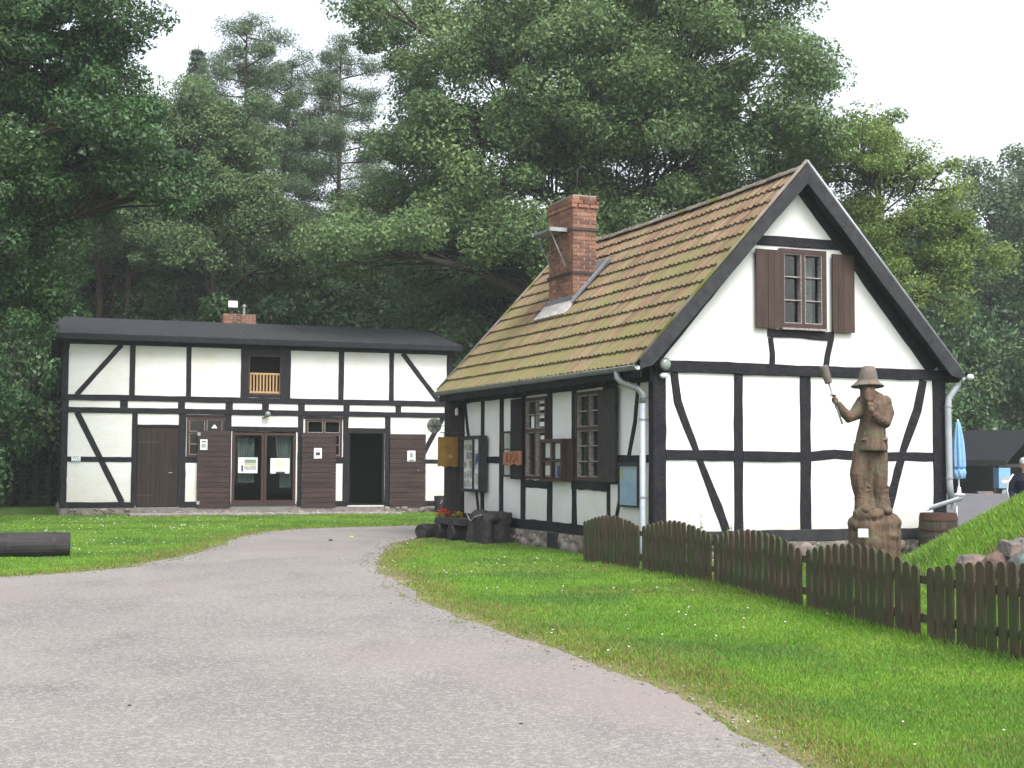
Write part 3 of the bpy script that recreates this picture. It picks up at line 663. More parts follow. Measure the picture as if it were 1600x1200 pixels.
# ---- roof
def tiles(parent, name, ux, uz, side, v0, v1, rows, cols, length):
    """ux,uz = eave line; side = +1 rises toward +u"""
    cs_, sn = 1 / sqrt(1 + RS * RS), RS / sqrt(1 + RS * RS)
    along = Vector((side * cs_, 0, sn)); nrm = Vector((-side * sn, 0, cs_)); mb = MB(); rg = random.Random(11 + side)
    pit = length / rows; w = (v1 - v0) / cols; K = 8
    for r in range(rows):
        for c in range(cols):
            base = len(mb.v); jl = rg.uniform(-.008, .008); jn = rg.uniform(-.003, .004); tw = rg.uniform(-.004, .004)
            s0, s1 = r * pit - .03 + jl, min((r + 1) * pit + .05, length)
            sag = -.045 * sin(pi * (c + .5) / cols) 
            for k in range(K + 1):
                q = k / K; y = v0 + (c + q * .985) * w
                h = .040 * (1 - abs(sin(pi * (q + .125)))) ** 1.1
                for s_, lift in ((s0, .062), ((s0 + s1) / 2, .034), (s1, .004)):
                    p = Vector((ux, y, uz)) + along * s_ + nrm * (h + lift + jn + tw * q + sag * (max(s_, 0) / length) ** .7)
                    mb.v.append(tuple(p))
                p = Vector((ux, y, uz)) + along * (s0 + .004) + nrm * (h * .3 + .062 + jn - .044 + sag * (max(s0, 0) / length) ** .7); mb.v.append(tuple(p))
            for k in range(K):
                a = base + k * 4; b_ = a + 4
                mb.f += [(a, b_, b_ + 1, a + 1), (a + 1, b_ + 1, b_ + 2, a + 2), (a, a + 3, b_ + 3, b_)]
    return obj(name, mb, m_tile, parent, smooth=False, fix=False)
roof = MB(); EU, EZ = -.36, 3.07      # eave line of the deck
RL = (UR - EU) * sqrt(1 + RS * RS)
V0, V1 = -.28, 9.12
for s_ in (-1, 1):
    eu = UR + s_ * (UR - EU)
    roof.add([(eu, V0, EZ), (UR, V0, ZR), (UR, V1, ZR), (eu, V1, EZ), (eu, V0, EZ - .10), (UR, V0, ZR - .13), (UR, V1, ZR - .13), (eu, V1, EZ - .10)],
             [(0, 1, 2, 3), (7, 6, 5, 4), (0, 4, 5, 1), (3, 2, 6, 7), (0, 3, 7, 4)])
roof.v = [(x, y, z - .05) for x, y, z in roof.v]
roofo = obj("roof", roof, m_timber, cot)
tiles(roofo, "roof_tiles", EU, EZ - .045, 1, V0 + .02, V1, 12, 56, RL); tiles(roofo, "roof_tiles", 2 * UR - EU, EZ - .045, -1, V0 + .02, V1, 12, 56, RL)
rt = MB(); n = 28; rg = random.Random(8)
for i in range(n):
    y0 = V0 + (V1 - V0) * i / n; y1 = V0 + (V1 - V0) * (i + 1) / n + .03; sg = -.05 * sin(pi * (i + .5) / n) + rg.uniform(-.008, .008)
    base = len(rt.v)
    for y, rr in ((y0, .125), (y1, .105)):
        for r2 in (rr, rr - .018):
            for k in range(9):
                a = pi * k / 8; rt.v.append((UR + r2 * cos(a) * 1.05, y, ZR - .04 + r2 * sin(a) * .8 + sg + rg.uniform(-.002, .002)))
    for k in range(8): rt.f += [(base + k, base + k + 1, base + 19 + k, base + 18 + k), (base + 9 + k, base + 27 + k, base + 28 + k, base + 10 + k), (base + k, base + 9 + k, base + 10 + k, base + k + 1)]
obj("ridge_tiles", rt, m_ridge, roofo, smooth=True, fix=False)
# barge boards
for nm, y0, y1 in (("barge_board", V0 - .035, V0 + .005), ("barge_board", V1, V1 + .04)):
    for s_ in (-1, 1):
        b_ = MB(); e = UR - EU + .03; n = 14; rg = random.Random(21 + s_)
        for i in range(n + 1):
            t = i / n; u = UR + s_ * e * (1 - t); zt = ZR + .05 - RS * e * (1 - t); kick = .03 * (1 - t) ** 3
            wv = rg.uniform(-.004, .004); bot = .31 + .01 * sin(i); bot = min(bot, zt - (ZR + .05 - RS * e) + .15)
            for y in (y0, y1): b_.v += [(u, y, zt + kick), (u, y, zt - bot + kick + wv)]
        for i in range(n):
            a = i * 4; b_.f += [(a, a + 4, a + 5, a + 1), (a + 2, a + 3, a + 7, a + 6), (a, a + 2, a + 6, a + 4), (a + 1, a + 5, a + 7, a + 3)]
        b_.f += [(0, 1, 3, 2), (n * 4, n * 4 + 2, n * 4 + 3, n * 4 + 1)]
        obj(nm, b_, m_timber_grey if y0 < 0 else m_timber, roofo)
        vt = MB(); c0 = (UR + s_ * (e + .01), EZ - .03 + .07); c1 = (UR, ZR + .105)
        vt.tube([(c0[0], y0 + .03, c0[1]), (c1[0], y0 + .03, c1[1])], .028, 8); obj("verge_strip", vt, m_ridge if s_ < 0 else m_zinc, roofo, smooth=True)
# rafters showing under the eave
for i in range(11):
    y = .25 + i * .82; rf = MB().add([(EU + .02, y, EZ - .17), (EU + .02, y + .1, EZ - .17), (.1, y + .1, EZ + .33), (.1, y, EZ + .33), (EU + .02, y, EZ - .27), (EU + .02, y + .1, EZ - .27), (.1, y + .1, EZ + .13), (.1, y, EZ + .13)], [(0, 1, 2, 3), (7, 6, 5, 4), (0, 4, 5, 1), (3, 2, 6, 7), (0, 3, 7, 4), (1, 5, 6, 2)]); obj("rafter_end", rf, m_timber, roofo)
fb = MB().box(EU - .005, EU + .02, V0 + .02, V1, EZ - .22, EZ - .04); obj("fascia", fb, m_timber, roofo)
# gutters and downpipes
for s_ in (-1, 1):
    gt = MB(); n = 2; gx = EU - .06 if s_ < 0 else 2 * UR - EU + .06
    for i, (y, z) in enumerate(((V0 - .02, EZ - .055), (V1 + .02, EZ - .025))):
        for rr in (.068, .064):
            for k in range(9):
                a = pi + pi * k / 8; gt.v.append((gx + rr * cos(a), y, z + rr * sin(a)))
    for k in range(8): gt.f += [(k, k + 1, 19 + k, 18 + k), (9 + k, 27 + k, 28 + k, 10 + k)]
    gt.f += [(0, 18, 27, 9), (8, 17, 35, 26)]
    gt.f += [tuple(range(9)), tuple(range(18, 27))]
    gt.tube([(gx - .068, V0 - .02, EZ - .055), (gx - .068, V1 + .02, EZ - .025)], .009, 6); 
    go = obj("gutter", gt, m_zinc, cot, smooth=True, fix=False)
    br = MB()
    for i in range(10): y = V0 + .3 + i * .95; br.box(gx - .078, gx + .07, y, y + .022, EZ - .14, EZ - .125)
    obj("gutter_brackets", br, m_iron, go)
dp = MB(); dp.tube([(EU - .06, .42, EZ - .08), (EU - .06, .40, EZ - .20), (EU - .02, .36, EZ - .27), (-.16, .20, EZ - .38), (-.11, .17, EZ - .46), (-.105, .17, EZ - .6)], .052, 12)
dp = obj("downpipe", dp, m_zinc, cot, smooth=True)
lp = obj("lower_pipe", MB().tube([(-.105, .17, EZ - .44), (-.105, .17, .25), (-.13, .15, .1)], .049, 14), m_pipe, dp, smooth=True)
for z in (2.55, 2.2, 1.0): obj("pipe_clamp", MB().lathe([(.052, 0), (.056, .004), (.056, .03), (.052, .034)], (-.105, .17, z), 14).box(-.05, 0, .16, .18, z, z + .03), m_zinc, dp)
dp = MB(); x = 2 * UR - EU + .06; dp.tube([(x, -.16, EZ - .08), (x, -.16, EZ - .18), (x - .06, -.16, EZ - .26), (5.56, -.14, EZ - .33), (5.50, -.12, EZ - .42), (5.49, -.11, EZ - .6), (5.50, -.11, 1.25), (5.52, -.12, .95)], .055, 12)
dp = obj("downpipe", dp, m_pipe, cot, smooth=True)
for z in (2.5, 1.3): obj("pipe_clamp", MB().lathe([(.062, 0), (.066, .004), (.066, .03), (.062, .034)], (5.495, -.11, z), 14), m_zinc, dp)
# corner lamps
la = MB(); la.lathe([(.03, 0), (.085, .02), (.10, .05), (.10, .08), (.085, .085)], (0, 0, 0), 18); la.map(lambda x, y, z: (.13 + x, -.06 - z, 3.06 + y))
la.box(.11, .15, -.08, .0, 2.98, 3.06)
la = obj("corner_floodlight", la, m_iron, cot, smooth=False)
obj("lamp_lens", MB().ell((.13, -.135, 3.06), (.092, .05, .092), None, 16, 10), m_lamp, la, smooth=True)
obj("wall_lamp", MB().ell((.14, -.07, 2.89), (.075, .05, .045), None, 14, 8).box(.12, .16, -.05, 0, 2.87, 2.91), m_white, cot, smooth=True)
lb = MB().box(5.70, 5.74, -.36, -.30, 3.02, 3.10); lb = obj("corner_floodlight", lb, m_iron, cot)
obj("lamp_lens", MB().ell((5.72, -.40, 3.0), (.06, .06, .05), None, 12, 8), m_white, lb, smooth=True)
# chimney
cb, core = brick_stack(1.08, 1.60, 5.40, 6.58, 4.0, 6.79, 4, lambda r, n: .035 if r >= n - 3 and r < n - 1 else 0)
ch = obj("chimney", cb, m_brick, cot, fix=False); obj("mortar_core", core, m_joint, ch)
obj("chimney_opening", MB().box(1.2, 1.48, 5.6, 6.4, 6.775, 6.782), m_dark, ch)
for z in (5.22, 6.08):
    b_ = MB(); x0, x1, y0, y1 = 1.065, 1.615, 5.385, 6.595; t = .012
    b_.box(x0 - t, x0, y0 - t, y1 + t, z, z + .055); b_.box(x1, x1 + t, y0 - t, y1 + t, z, z + .055); b_.box(x0, x1, y0 - t, y0, z, z + .055); b_.box(x0, x1, y1, y1 + t, z, z + .055)
    obj("iron_band", b_, m_iron, ch)
st = MB(); st.box(.70, 1.06, 5.62, 6.50, 6.09, 6.13); 
for y in (5.72, 6.4): st.tube([(.74, y, 6.10), (1.07, y, 5.40)], .012, 6)
for y in (5.62, 6.5): st.box(.68, 1.06, y - .015, y + .015, 6.07, 6.145)
obj("sweep_step", st, m_zinc, ch)
obj("sweep_step_brace", MB().tube([(.9, 5.75, 6.1), (1.06, 5.55, 5.45)], .01, 6), m_iron, ch)
pp = MB().tube([(1.22, 5.50, 6.7), (1.22, 5.50, 7.22), (1.235, 5.49, 7.30), (1.28, 5.46, 7.345), (1.34, 5.42, 7.33), (1.37, 5.40, 7.27)], .016, 8); obj("vent_pipe", pp, m_iron, ch, smooth=True)
fl = MB()
def onroof(u, h=.0): return ZR - RS * abs(u - UR) + h
def rp(u, v, h): return (u - .73 * h, v, onroof(u) + .68 * h)
fl.add([rp(.86, 5.25, .055), rp(.86, 6.75, .055), rp(1.10, 6.7, .075), rp(1.10, 5.3, .075), rp(.86, 5.25, .02), rp(.86, 6.75, .02), rp(1.10, 6.7, .02), rp(1.10, 5.3, .02)], [(0, 1, 2, 3), (0, 4, 5, 1), (0, 3, 7, 4), (1, 5, 6, 2)])
obj("mortar_patch", fl, m_patch, ch)
fl = MB(); fl.box(1.045, 1.062, 5.36, 6.62, 4.52, 4.80)
for u0, u1 in ((1.06, 1.34), (1.34, 1.64), (1.64, 1.86)):
    fl.add([(u0, 5.37, onroof(u0) - .02), (u1, 5.37, onroof(u1) - .02), (u1, 5.37, onroof(u1) + .14), (u0, 5.37, onroof(u0) + .14), rp(u0, 5.20, .07), rp(u1, 5.20, .07), rp(u1, 5.37, .075), rp(u0, 5.37, .075)], [(0, 1, 2, 3), (4, 5, 6, 7)])
fl.add([rp(1.58, 5.3, .075), rp(1.9, 5.2, .075), rp(1.9, 6.7, .075), rp(1.58, 6.7, .075)], [(0, 1, 2, 3)])
obj("flashing", fl, m_lead, ch)

# ---- things fixed to or hung on the cottage: each its own
def on_cot(p):
    m = Matrix.Rotation(HC, 3, 'Z'); return tuple(m @ Vector(p) + Vector(C0))
def cthing(name, p, **k): return empty(name, on_cot(p), HC, **k)
def loc(fn, p0): return lambda a, z, d: tuple(Vector(fn(a, z, d)) - Vector(p0))
# tall glazed notice case
P = (0, 7.9, .96); t = cthing("notice_case", P, label="tall glazed notice case with photos at the far end of the cottage side wall", cat="notice board"); f = loc(fLw, P)
z0, z1, a0, a1 = .96, 2.10, 7.05, 8.20
mb = MB(); [mb.box(*q, f) for q in ((a0, a0 + .06, z0, z1, .05, .22), (a1 - .06, a1, z0, z1, .05, .22), (a0 + .06, a1 - .06, z0, z0 + .06, .05, .217), (a0 + .06, a1 - .06, z1 - .07, z1, .05, .217), (a0 + .06, a1 - .06, z0 + .06, z1 - .07, .05, .08), (7.45, 7.48, z0 + .06, z1 - .07, .17, .214))]
obj("case", mb, m_timber_grey, t)
mb = MB(); rg = random.Random(3)
obj("backing", MB().box(a0 + .065, a1 - .065, z0 + .065, z1 - .075, .08, .15, f), m_paper, t)
for i in range(4):
    for j in range(5):
        a = 7.51 + i * .155 + rg.uniform(-.01, .01); z = z0 + .09 + j * .19 + rg.uniform(-.01, .01); obj("photo_print", MB().box(a, a + .13, z, z + rg.uniform(.11, .16), .152, .154 + .001 * j, f), rg.choice([m_paper, m_print1, m_print2, m_print1, m_print2]), t)
for z, h, m in ((1.78, .22, m_paper), (1.44, .30, m_blueink), (1.10, .24, m_paper2)): obj("poster", MB().box(7.13, 7.43, z, z + h, .152, .156, f), m, t)
obj("leaflet", MB().add([f(7.14, 1.45, .159), f(7.41, 1.45, .159), f(7.14, 1.72, .159)], [(0, 1, 2)]), m_paper, t, fix=False)
obj("glass", MB().box(a0 + .06, a1 - .06, z0 + .06, z1 - .07, .195, .199, f), m_clear, t)
# small leaflet case
P = (0, 3.6, 1.24); t = cthing("leaflet_case", P, label="small dark red glazed case with four leaflets between the two side windows", cat="display case"); f = loc(fLw, P)
mb = MB(); z0, z1, a0, a1 = 1.22, 1.97, 2.84, 4.02
[mb.box(*q, f) for q in ((a0, a0 + .22, z0, z1, .05, .09), (a0 + .22, a0 + .28, z0, z1, .05, .19), (a1 - .06, a1, z0, z1, .05, .19), (a0 + .28, a1 - .06, z0, z0 + .05, .05, .187), (a0 + .28, a1 - .06, z1 - .06, z1, .05, .187), (3.50, 3.57, z0 + .05, z1 - .06, .1, .184), (a0 + .28, a1 - .06, z0 + .05, z1 - .06, .05, .07), (a0 + .28, a1 - .06, 1.57, 1.60, .1, .18))]
obj("case", mb, m_frame, t)
for i, (a, z, w, h, m) in enumerate(((3.14, 1.62, .32, .27, m_paper), (3.14, 1.29, .32, .27, m_print2), (3.62, 1.64, .26, .26, m_paper), (3.62, 1.29, .28, .28, m_orange))):
    obj("leaflet", MB().box(a, a + w, z, z + h, .12, .13 + i * .003, f), m, t)
obj("leaflet", MB().box(3.20, 3.35, 1.3, 1.5, .142, .144, f), m_blueink, t); obj("leaflet", MB().box(3.66, 3.86, 1.33, 1.50, .142, .144, f), m_paper, t)
obj("glass", MB().box(a0 + .28, a1 - .06, z0 + .05, z1 - .06, .165, .169, f), m_clear, t)
# map board
P = (0, .85, .85); t = cthing("map_board", P, label="faded blue area map in a dark frame beside the near downpipe", cat="map"); f = loc(fLw, P)
mb = MB(); z0, z1, a0, a1 = .85, 1.56, .38, 1.08
[mb.box(*q, f) for q in ((a0, a0 + .035, z0, z1, .05, .085), (a1 - .035, a1, z0, z1, .05, .085), (a0 + .035, a1 - .035, z0, z0 + .03, .05, .085), (a0 + .035, a1 - .035, z1 - .06, z1, .05, .095), (a0 + .035, a1 - .035, z0 + .03, z1 - .06, .05, .06))]
obj("frame", mb, m_timber_grey, t)
m_map = M("map_print", (.16, .30, .40), (.30, .36, .40), 4, .5, c3=(.42, .30, .20), s3=3, t3=(.6, .72))
obj("map_sheet", MB().box(a0 + .035, a1 - .035, z0 + .03, z1 - .06, .062, .066, f), m_map, t)
obj("map_legend", MB().box(.95, 1.03, 1.28, 1.46, .067, .069, f), M("legend_print", (.42, .34, .12), (.12, .28, .16), 20, .6), t)
# KASA sign
P = (0, 5.75, 1.54); t = cthing("ticket_office_sign", P, label="orange wooden sign reading KASA over the shutter left of the ticket window", cat="sign"); f = loc(fLw, P)
mb = MB(); n = 22; F_ = []
for i in range(n + 1):
    a = 5.06 + .88 * i / n; zb = 1.52 - .02 * sin(i * .55) - .02 * (i / n); zt = 1.765 - .03 * (i / n) ** 2 + (.01 if i % 5 else 0)
    mb.v += [f(a, zb, .11), f(a, zt, .11), f(a, zb, .14), f(a, zt, .14)]
for i in range(n):
    a = 4 * i; mb.f += [(a, a + 4, a + 5, a + 1), (a + 2, a + 3, a + 7, a + 6), (a, a + 2, a + 6, a + 4), (a + 1, a + 5, a + 7, a + 3)]
mb.f += [(0, 1, 3, 2), (4 * n, 4 * n + 2, 4 * n + 3, 4 * n + 1)]
obj("board", mb, m_orange, t)
text("lettering", "KASA", .26, f(5.48, 1.635, .143), (pi / 2, 0, -pi / 2), m_red, t, .003)
# hanging board, disc, lantern at the far corner
P = (-.08, 8.48, 2.1); t = cthing("hanging_board", P, label="ochre wooden board hanging from a bracket at the cottage far corner", cat="sign"); o0 = Vector(P)
def q(x, y, z): return tuple(Vector((x, y, z)) - o0)
mb = MB(); n = 10
for i in range(n + 1):
    x = -.60 + .44 * i / n; mb.v += [q(x, 8.46, 1.47 + .012 * sin(i * 1.3)), q(x, 8.46, 2.09 + .008 * sin(i * 2.1)), q(x, 8.50, 1.47 + .012 * sin(i * 1.3)), q(x, 8.50, 2.09 + .008 * sin(i * 2.1))]
for i in range(n):
    a = 4 * i; mb.f += [(a, a + 4, a + 5, a + 1), (a + 2, a + 3, a + 7, a + 6), (a, a + 2, a + 6, a + 4), (a + 1, a + 5, a + 7, a + 3)]
mb.f += [(0, 1, 3, 2), (4 * n, 4 * n + 2, 4 * n + 3, 4 * n + 1)]
obj("board", mb, m_ochre, t)
obj("painted_roundel", MB().ell(q(-.33, 8.457, 1.68), (.045, .006, .045), None, 12, 6), m_orange, t)
obj("bracket", MB().tube([q(0, 8.48, 2.18), q(-.55, 8.48, 2.18)], .012, 6).tube([q(-.48, 8.48, 2.18), q(-.48, 8.48, 2.08)], .006, 5).tube([q(-.14, 8.48, 2.18), q(-.14, 8.48, 2.08)], .006, 5), m_iron, t)
P = (-.12, 8.74, 2.33); t = cthing("wrought_disc_sign", P, label="round grey metal disc sign on a thin arm above the ochre hanging board", cat="sign"); o0 = Vector(P)
mb = MB(); mb.lathe([(.14, -.012), (.16, -.01), (.16, .01), (.14, .012)], (0, 0, 0), 24); mb.map(lambda x, y, z: (q(-.60, 8.74, 2.33)[0] + x, z, y)); obj("disc", mb, M("verdigris_metal", (.10, .12, .10), (.20, .22, .19), 26, .6, .5, 40, metal=.4), t)
mb = MB().tube([q(-.60, 8.74, 2.33), q(0, 8.74, 2.33)], .008, 6); obj("arm", mb, m_iron, t)
mb = MB()
for k in range(6): a = k * pi / 3; mb.tube([(q(-.6, 0, 0)[0], -.02, 0), (q(-.6, 0, 0)[0] + .13 * cos(a), -.02, .13 * sin(a))], .009, 5)
obj("relief", mb, m_iron, t)
P = (-.16, 8.62, 2.55); t = cthing("bottle_lantern", P, label="white bottle-shaped lantern with red neck hanging under the far eave corner", cat="lantern")
obj("bottle", MB().lathe([(.0, 0), (.05, .002), (.053, .02), (.053, .12), (.045, .15), (.022, .19), (.018, .21)], (0, 0, 0), 14), m_white, t, smooth=True)
obj("red_neck", MB().tube([(0, 0, .21), (-.01, 0, .25), (-.03, 0, .30)], [.015, .012, .008], 8), m_red, t)
obj("cord", MB().tube([(-.03, 0, .3), (-.05, 0, .50)], .003, 5), m_iron, t)

# ================================================================== BARN
barn = empty("half_timbered_barn", B0, HB, label="long two-storey white half-timbered building with low grey felt roof", cat="building")
BW, BD = 11.7, 8.2
holesB = [(5.27, 6.23, 3.63, 4.81), (3.46, 4.56, 1.74, 2.90), (4.80, 6.72, .30, 2.49), (7.0, 8.14, 1.74, 2.90), (8.33, 9.50, .25, 2.48), (2.02, 3.24, .22, 2.60)]
mb = MB(); wall_holes(mb, fF, 0, BW, .2, 5.2, holesB, .2); obj("front_wall", mb, m_brickwhite, barn)
mb = MB(); mb.box(0, .2, .205, BD, .2, 5.2); mb.box(BW - .2, BW, .205, BD, .2, 5.2); mb.box(.2, BW - .2, BD - .2, BD, .2, 5.2)
obj("side_and_rear_walls", mb, m_brickwhite, barn)
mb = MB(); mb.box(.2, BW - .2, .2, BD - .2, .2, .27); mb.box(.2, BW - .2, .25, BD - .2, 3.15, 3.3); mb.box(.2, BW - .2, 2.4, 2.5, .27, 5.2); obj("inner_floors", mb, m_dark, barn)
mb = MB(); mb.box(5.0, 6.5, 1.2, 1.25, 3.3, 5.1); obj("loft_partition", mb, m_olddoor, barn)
B_ = lambda n, p, w, **k: timber(n, barn, fF, p, w, jit=.003, **k)
for u, w in ((-.015, .17), (1.86, .16), (3.485, .15), (5.14, .24), (6.38, .30), (8.10, .16), (9.70, .16), (11.6, .21)): B_("timber_post", [(u, 3.44), (u, 5.1)], w)
for u, w in ((.0, .20), (1.64, .22), (3.29, .20), (4.69, .22), (5.775, .21), (6.875, .21), (8.275, .19), (9.925, .19), (11.58, .24)): B_("timber_post", [(u, 3.08), (u, 3.45)], w)
for u, w in ((.0, .18), (1.96, .16), (3.33, .22), (4.67, .20), (6.86, .17), (8.26, .16), (9.59, .17), (11.6, .21)): B_("timber_post", [(u, .3), (u, 3.05)], w)
for z, w in ((5.10, .22), (3.435, .165), (3.07, .16)): B_("timber_rail", [(-.1, z), (BW + .02, z)], w, proud=.03)
B_("timber_sill", [(-.1, .305), (2.0, .305)], .17, proud=.03); B_("timber_sill", [(3.25, .305), (4.78, .305)], .17, proud=.03); B_("timber_sill", [(6.76, .305), (8.33, .305)], .17, proud=.03); B_("timber_sill", [(9.5, .30), (BW, .30)], .17, proud=.03)
for a, b_, z, w in ((2.04, 3.22, 2.63, .07), (4.77, 6.78, 2.565, .15), (8.34, 9.51, 2.56, .16), (.09, 1.88, 1.63, .15), (3.4, 3.9, 1.64, .18), (7.9, 8.2, 1.64, .18), (10.7, 11.5, 1.62, .12), (3.44, 4.57, 2.94, .07), (6.95, 8.18, 2.94, .07), (5.25, 6.25, 4.90, .19), (5.25, 6.25, 3.58, .12)): B_("timber_rail", [(a, z), (b_, z)], w)
for p, w in (([(1.54, 5.0), (.30, 3.50)], .15), ([(.33, 3.0), (1.64, .38)], .17), ([(10.05, 5.0), (11.25, 3.5)], .15), ([(11.38, 3.0), (10.90, 2.15), (10.0, .38)], .15)): B_("timber_brace", p, w)
# side timbers on the left gable
fS = lambda a, z, d: (-d, a, z)
for v in (.08, 1.9, 3.9, 5.9, 8.1): timber("timber_post", barn, fS, [(v, .3), (v, 5.1)], .16)
for z in (.3, 1.63, 3.07, 3.44, 5.1): timber("timber_rail", barn, fS, [(.0, z), (BD, z)], .14, proud=.03)
# plinth stones and roof
mb = MB().box(-.06, BW + .06, -.06, .25, -.1, .215); mb.box(-.06, .2, .25, BD, -.1, .215); pb = obj("plinth", mb, m_mortar, barn)
mb = stones(fF, -.08, 1.95, 0, .21, 14, .26, .08); e = stones(fF, 9.5, BW + .08, 0, .21, 15, .26, .08); mb.add(e.v, e.f); e = stones(fF, 1.95, 9.5, 0, .12, 16, .2, .08); mb.add(e.v, e.f); e = stones(fS, 0, 8, 0, .21, 18, .3, .08); mb.add(e.v, e.f); obj("plinth_stones", mb, m_stone, pb, smooth=True, fix=False)
mb = MB(); E0, E1, RV, RZ, EZB = -.36, 11.88, 3.9, 6.16, 5.27
def slab(x0, x1, y0, z0, y1, z1, t):
    mb.add([(x0, y0, z0), (x1, y0, z0), (x1, y1, z1), (x0, y1, z1), (x0, y0, z0 - t), (x1, y0, z0 - t), (x1, y1, z1 - t), (x0, y1, z1 - t)], [(0, 1, 2, 3), (7, 6, 5, 4), (0, 4, 5, 1), (1, 5, 6, 2), (2, 6, 7, 3), (0, 3, 7, 4)])
for i in range(24):     # felt laid in strips with a little unevenness
    x0 = E0 + (E1 - E0) * i / 24; x1 = E0 + (E1 - E0) * (i + 1) / 24 - .002
    h = .006 * (i % 2)
    slab(x0, x1, -.38, EZB + h, RV, RZ + h, .07); slab(x0, x1, RV + .003, RZ + h, BD + .38, EZB + h, .07)
rb = obj("roof", mb, m_bitumen, barn)
mb = MB(); mb.box(E0, E1, -.40, -.375, EZB - .17, EZB - .01); obj("fascia", mb, m_timber, rb)
mb = MB()
for x in (E0 - .025, E1): mb.add([(x, -.38, EZB + .015), (x + .025, -.38, EZB + .015), (x + .025, RV, RZ + .02), (x, RV, RZ + .02), (x, -.38, EZB - .12), (x + .025, -.38, EZB - .12), (x + .025, RV, RZ - .12), (x, RV, RZ - .12)], [(0, 1, 2, 3), (7, 6, 5, 4), (0, 4, 5, 1), (1, 5, 6, 2), (2, 6, 7, 3), (0, 3, 7, 4)])
obj("barge_board", mb, m_timber, rb)
mb = MB()
for x in (0.0, BW - .12): mb.add([(x, .0, 5.19), (x, BD, 5.19), (x, RV, RZ - .09), (x + .12, .0, 5.19), (x + .12, BD, 5.19), (x + .12, RV, RZ - .09)], [(0, 1, 2), (5, 4, 3), (0, 3, 4, 1), (1, 4, 5, 2), (0, 2, 5, 3)])
obj("gable_boards", mb, m_timber, barn)
cb, core = brick_stack(4.94, 6.02, 3.75, 4.35, 5.9, 6.46, 9); ch = obj("chimney", cb, m_brick, barn, fix=False); obj("mortar_core", core, m_joint, ch)
obj("steel_flue", MB().lathe([(.04, 0), (.04, .28), (.07, .28), (.07, .33), (.02, .37)], (5.66, 4.05, 6.44), 12), m_zinc, ch, smooth=False)
mb = MB().tube([(5.28, 4.0, 6.4), (5.28, 4.0, 6.66)], .015, 6); fl = obj("roof_floodlight", mb, m_iron, barn)
obj("lamp_housing", MB().box(5.10, 5.46, 3.97, 4.05, 6.66, 6.93), m_iron, fl); obj("lamp_face", MB().box(5.13, 5.43, 3.955, 3.968, 6.69, 6.90), m_white, fl)
# loggia railing
rl = MB().box(5.28, 6.22, 4.22, 4.28, -.10, -.05, fF)
ro = obj("loft_railing", rl, M("raw_pine", (.42, .27, .13), (.34, .21, .10), 8, .7, stretch=(1, 1, .3)), barn)
obj("bottom_rail", MB().box(5.28, 6.22, 3.66, 3.72, -.10, -.05, fF), ro.data.materials[0], ro)
mb = MB(); [mb.box(5.31 + i * .098, 5.355 + i * .098, 3.722, 4.218, -.09, -.06, fF) for i in range(10)]; obj("balusters", mb, ro.data.materials[0], ro)
mb = MB(); mb.box(5.22, 5.29, 3.62, 4.84, -.12, .02, fF).box(6.21, 6.28, 3.62, 4.84, -.12, .02, fF).box(5.29, 6.21, 4.78, 4.84, -.12, .017, fF).box(5.29, 6.21, 3.60, 3.65, -.12, .017, fF); obj("loft_frame", mb, m_frame, barn)
# windows
window(barn, fF, 3.46, 4.56, 1.72, 2.90, 2, (2, 1), mid=2.45, fw=.07, mat=m_frame_red, d=.02)
window(barn, fF, 7.0, 8.14, 1.72, 2.90, 2, (2, 1), mid=2.45, fw=.07, mat=m_frame_red, d=.02)
obj("window_sticker", MB().add([fF(4.18, 2.58, -.036), fF(4.36, 2.58, -.036), fF(4.27, 2.70, -.036)], [(0, 1, 2)]), m_white, barn, fix=False)
# glazed double door
gd = MB()
for a0, a1 in ((4.79, 4.88), (5.68, 5.755), (5.765, 5.84), (6.64, 6.73)): gd.box(a0, a1, .31, 2.46, -.10, .0, fF)
gd.box(4.88, 5.68, 2.38, 2.46, -.10, -.003, fF).box(5.84, 6.64, 2.38, 2.46, -.10, -.003, fF).box(4.88, 5.68, .31, .42, -.10, -.003, fF).box(5.84, 6.64, .31, .42, -.10, -.003, fF)
gd = obj("glazed_door", gd, m_frame_red, barn); obj("pane", MB().box(4.87, 5.69, .41, 2.39, -.05, -.046, fF), m_glass, gd); obj("pane", MB().box(5.83, 6.65, .41, 2.39, -.05, -.046, fF), m_glass, gd)
obj("threshold", MB().box(4.78, 6.74, .25, .31, -.1, .05, fF), m_timber_grey, barn)
for a0, a1, z0, z1 in ((6.12, 6.62, 1.25, 2.38), (6.28, 6.64, .8, 1.3), (5.0, 5.5, .95, 2.3)):
    c_ = MB()
    for i in range(33):
        a = a0 + (a1 - a0) * i / 32; dd = (-.24 if z0 > .9 else -.3) + .03 * sin(i * 1.3); c_.v += [fF(a + (.1 * (1 - i / 32) if a0 > 6.1 and z0 > 1 else 0), z0, dd), fF(a, z1, dd)]
    c_.f = [(2 * i, 2 * i + 2, 2 * i + 3, 2 * i + 1) for i in range(32)]; obj("curtain", c_, m_curtain if a0 > 6 else m_curtain, gd, smooth=True, fix=False)
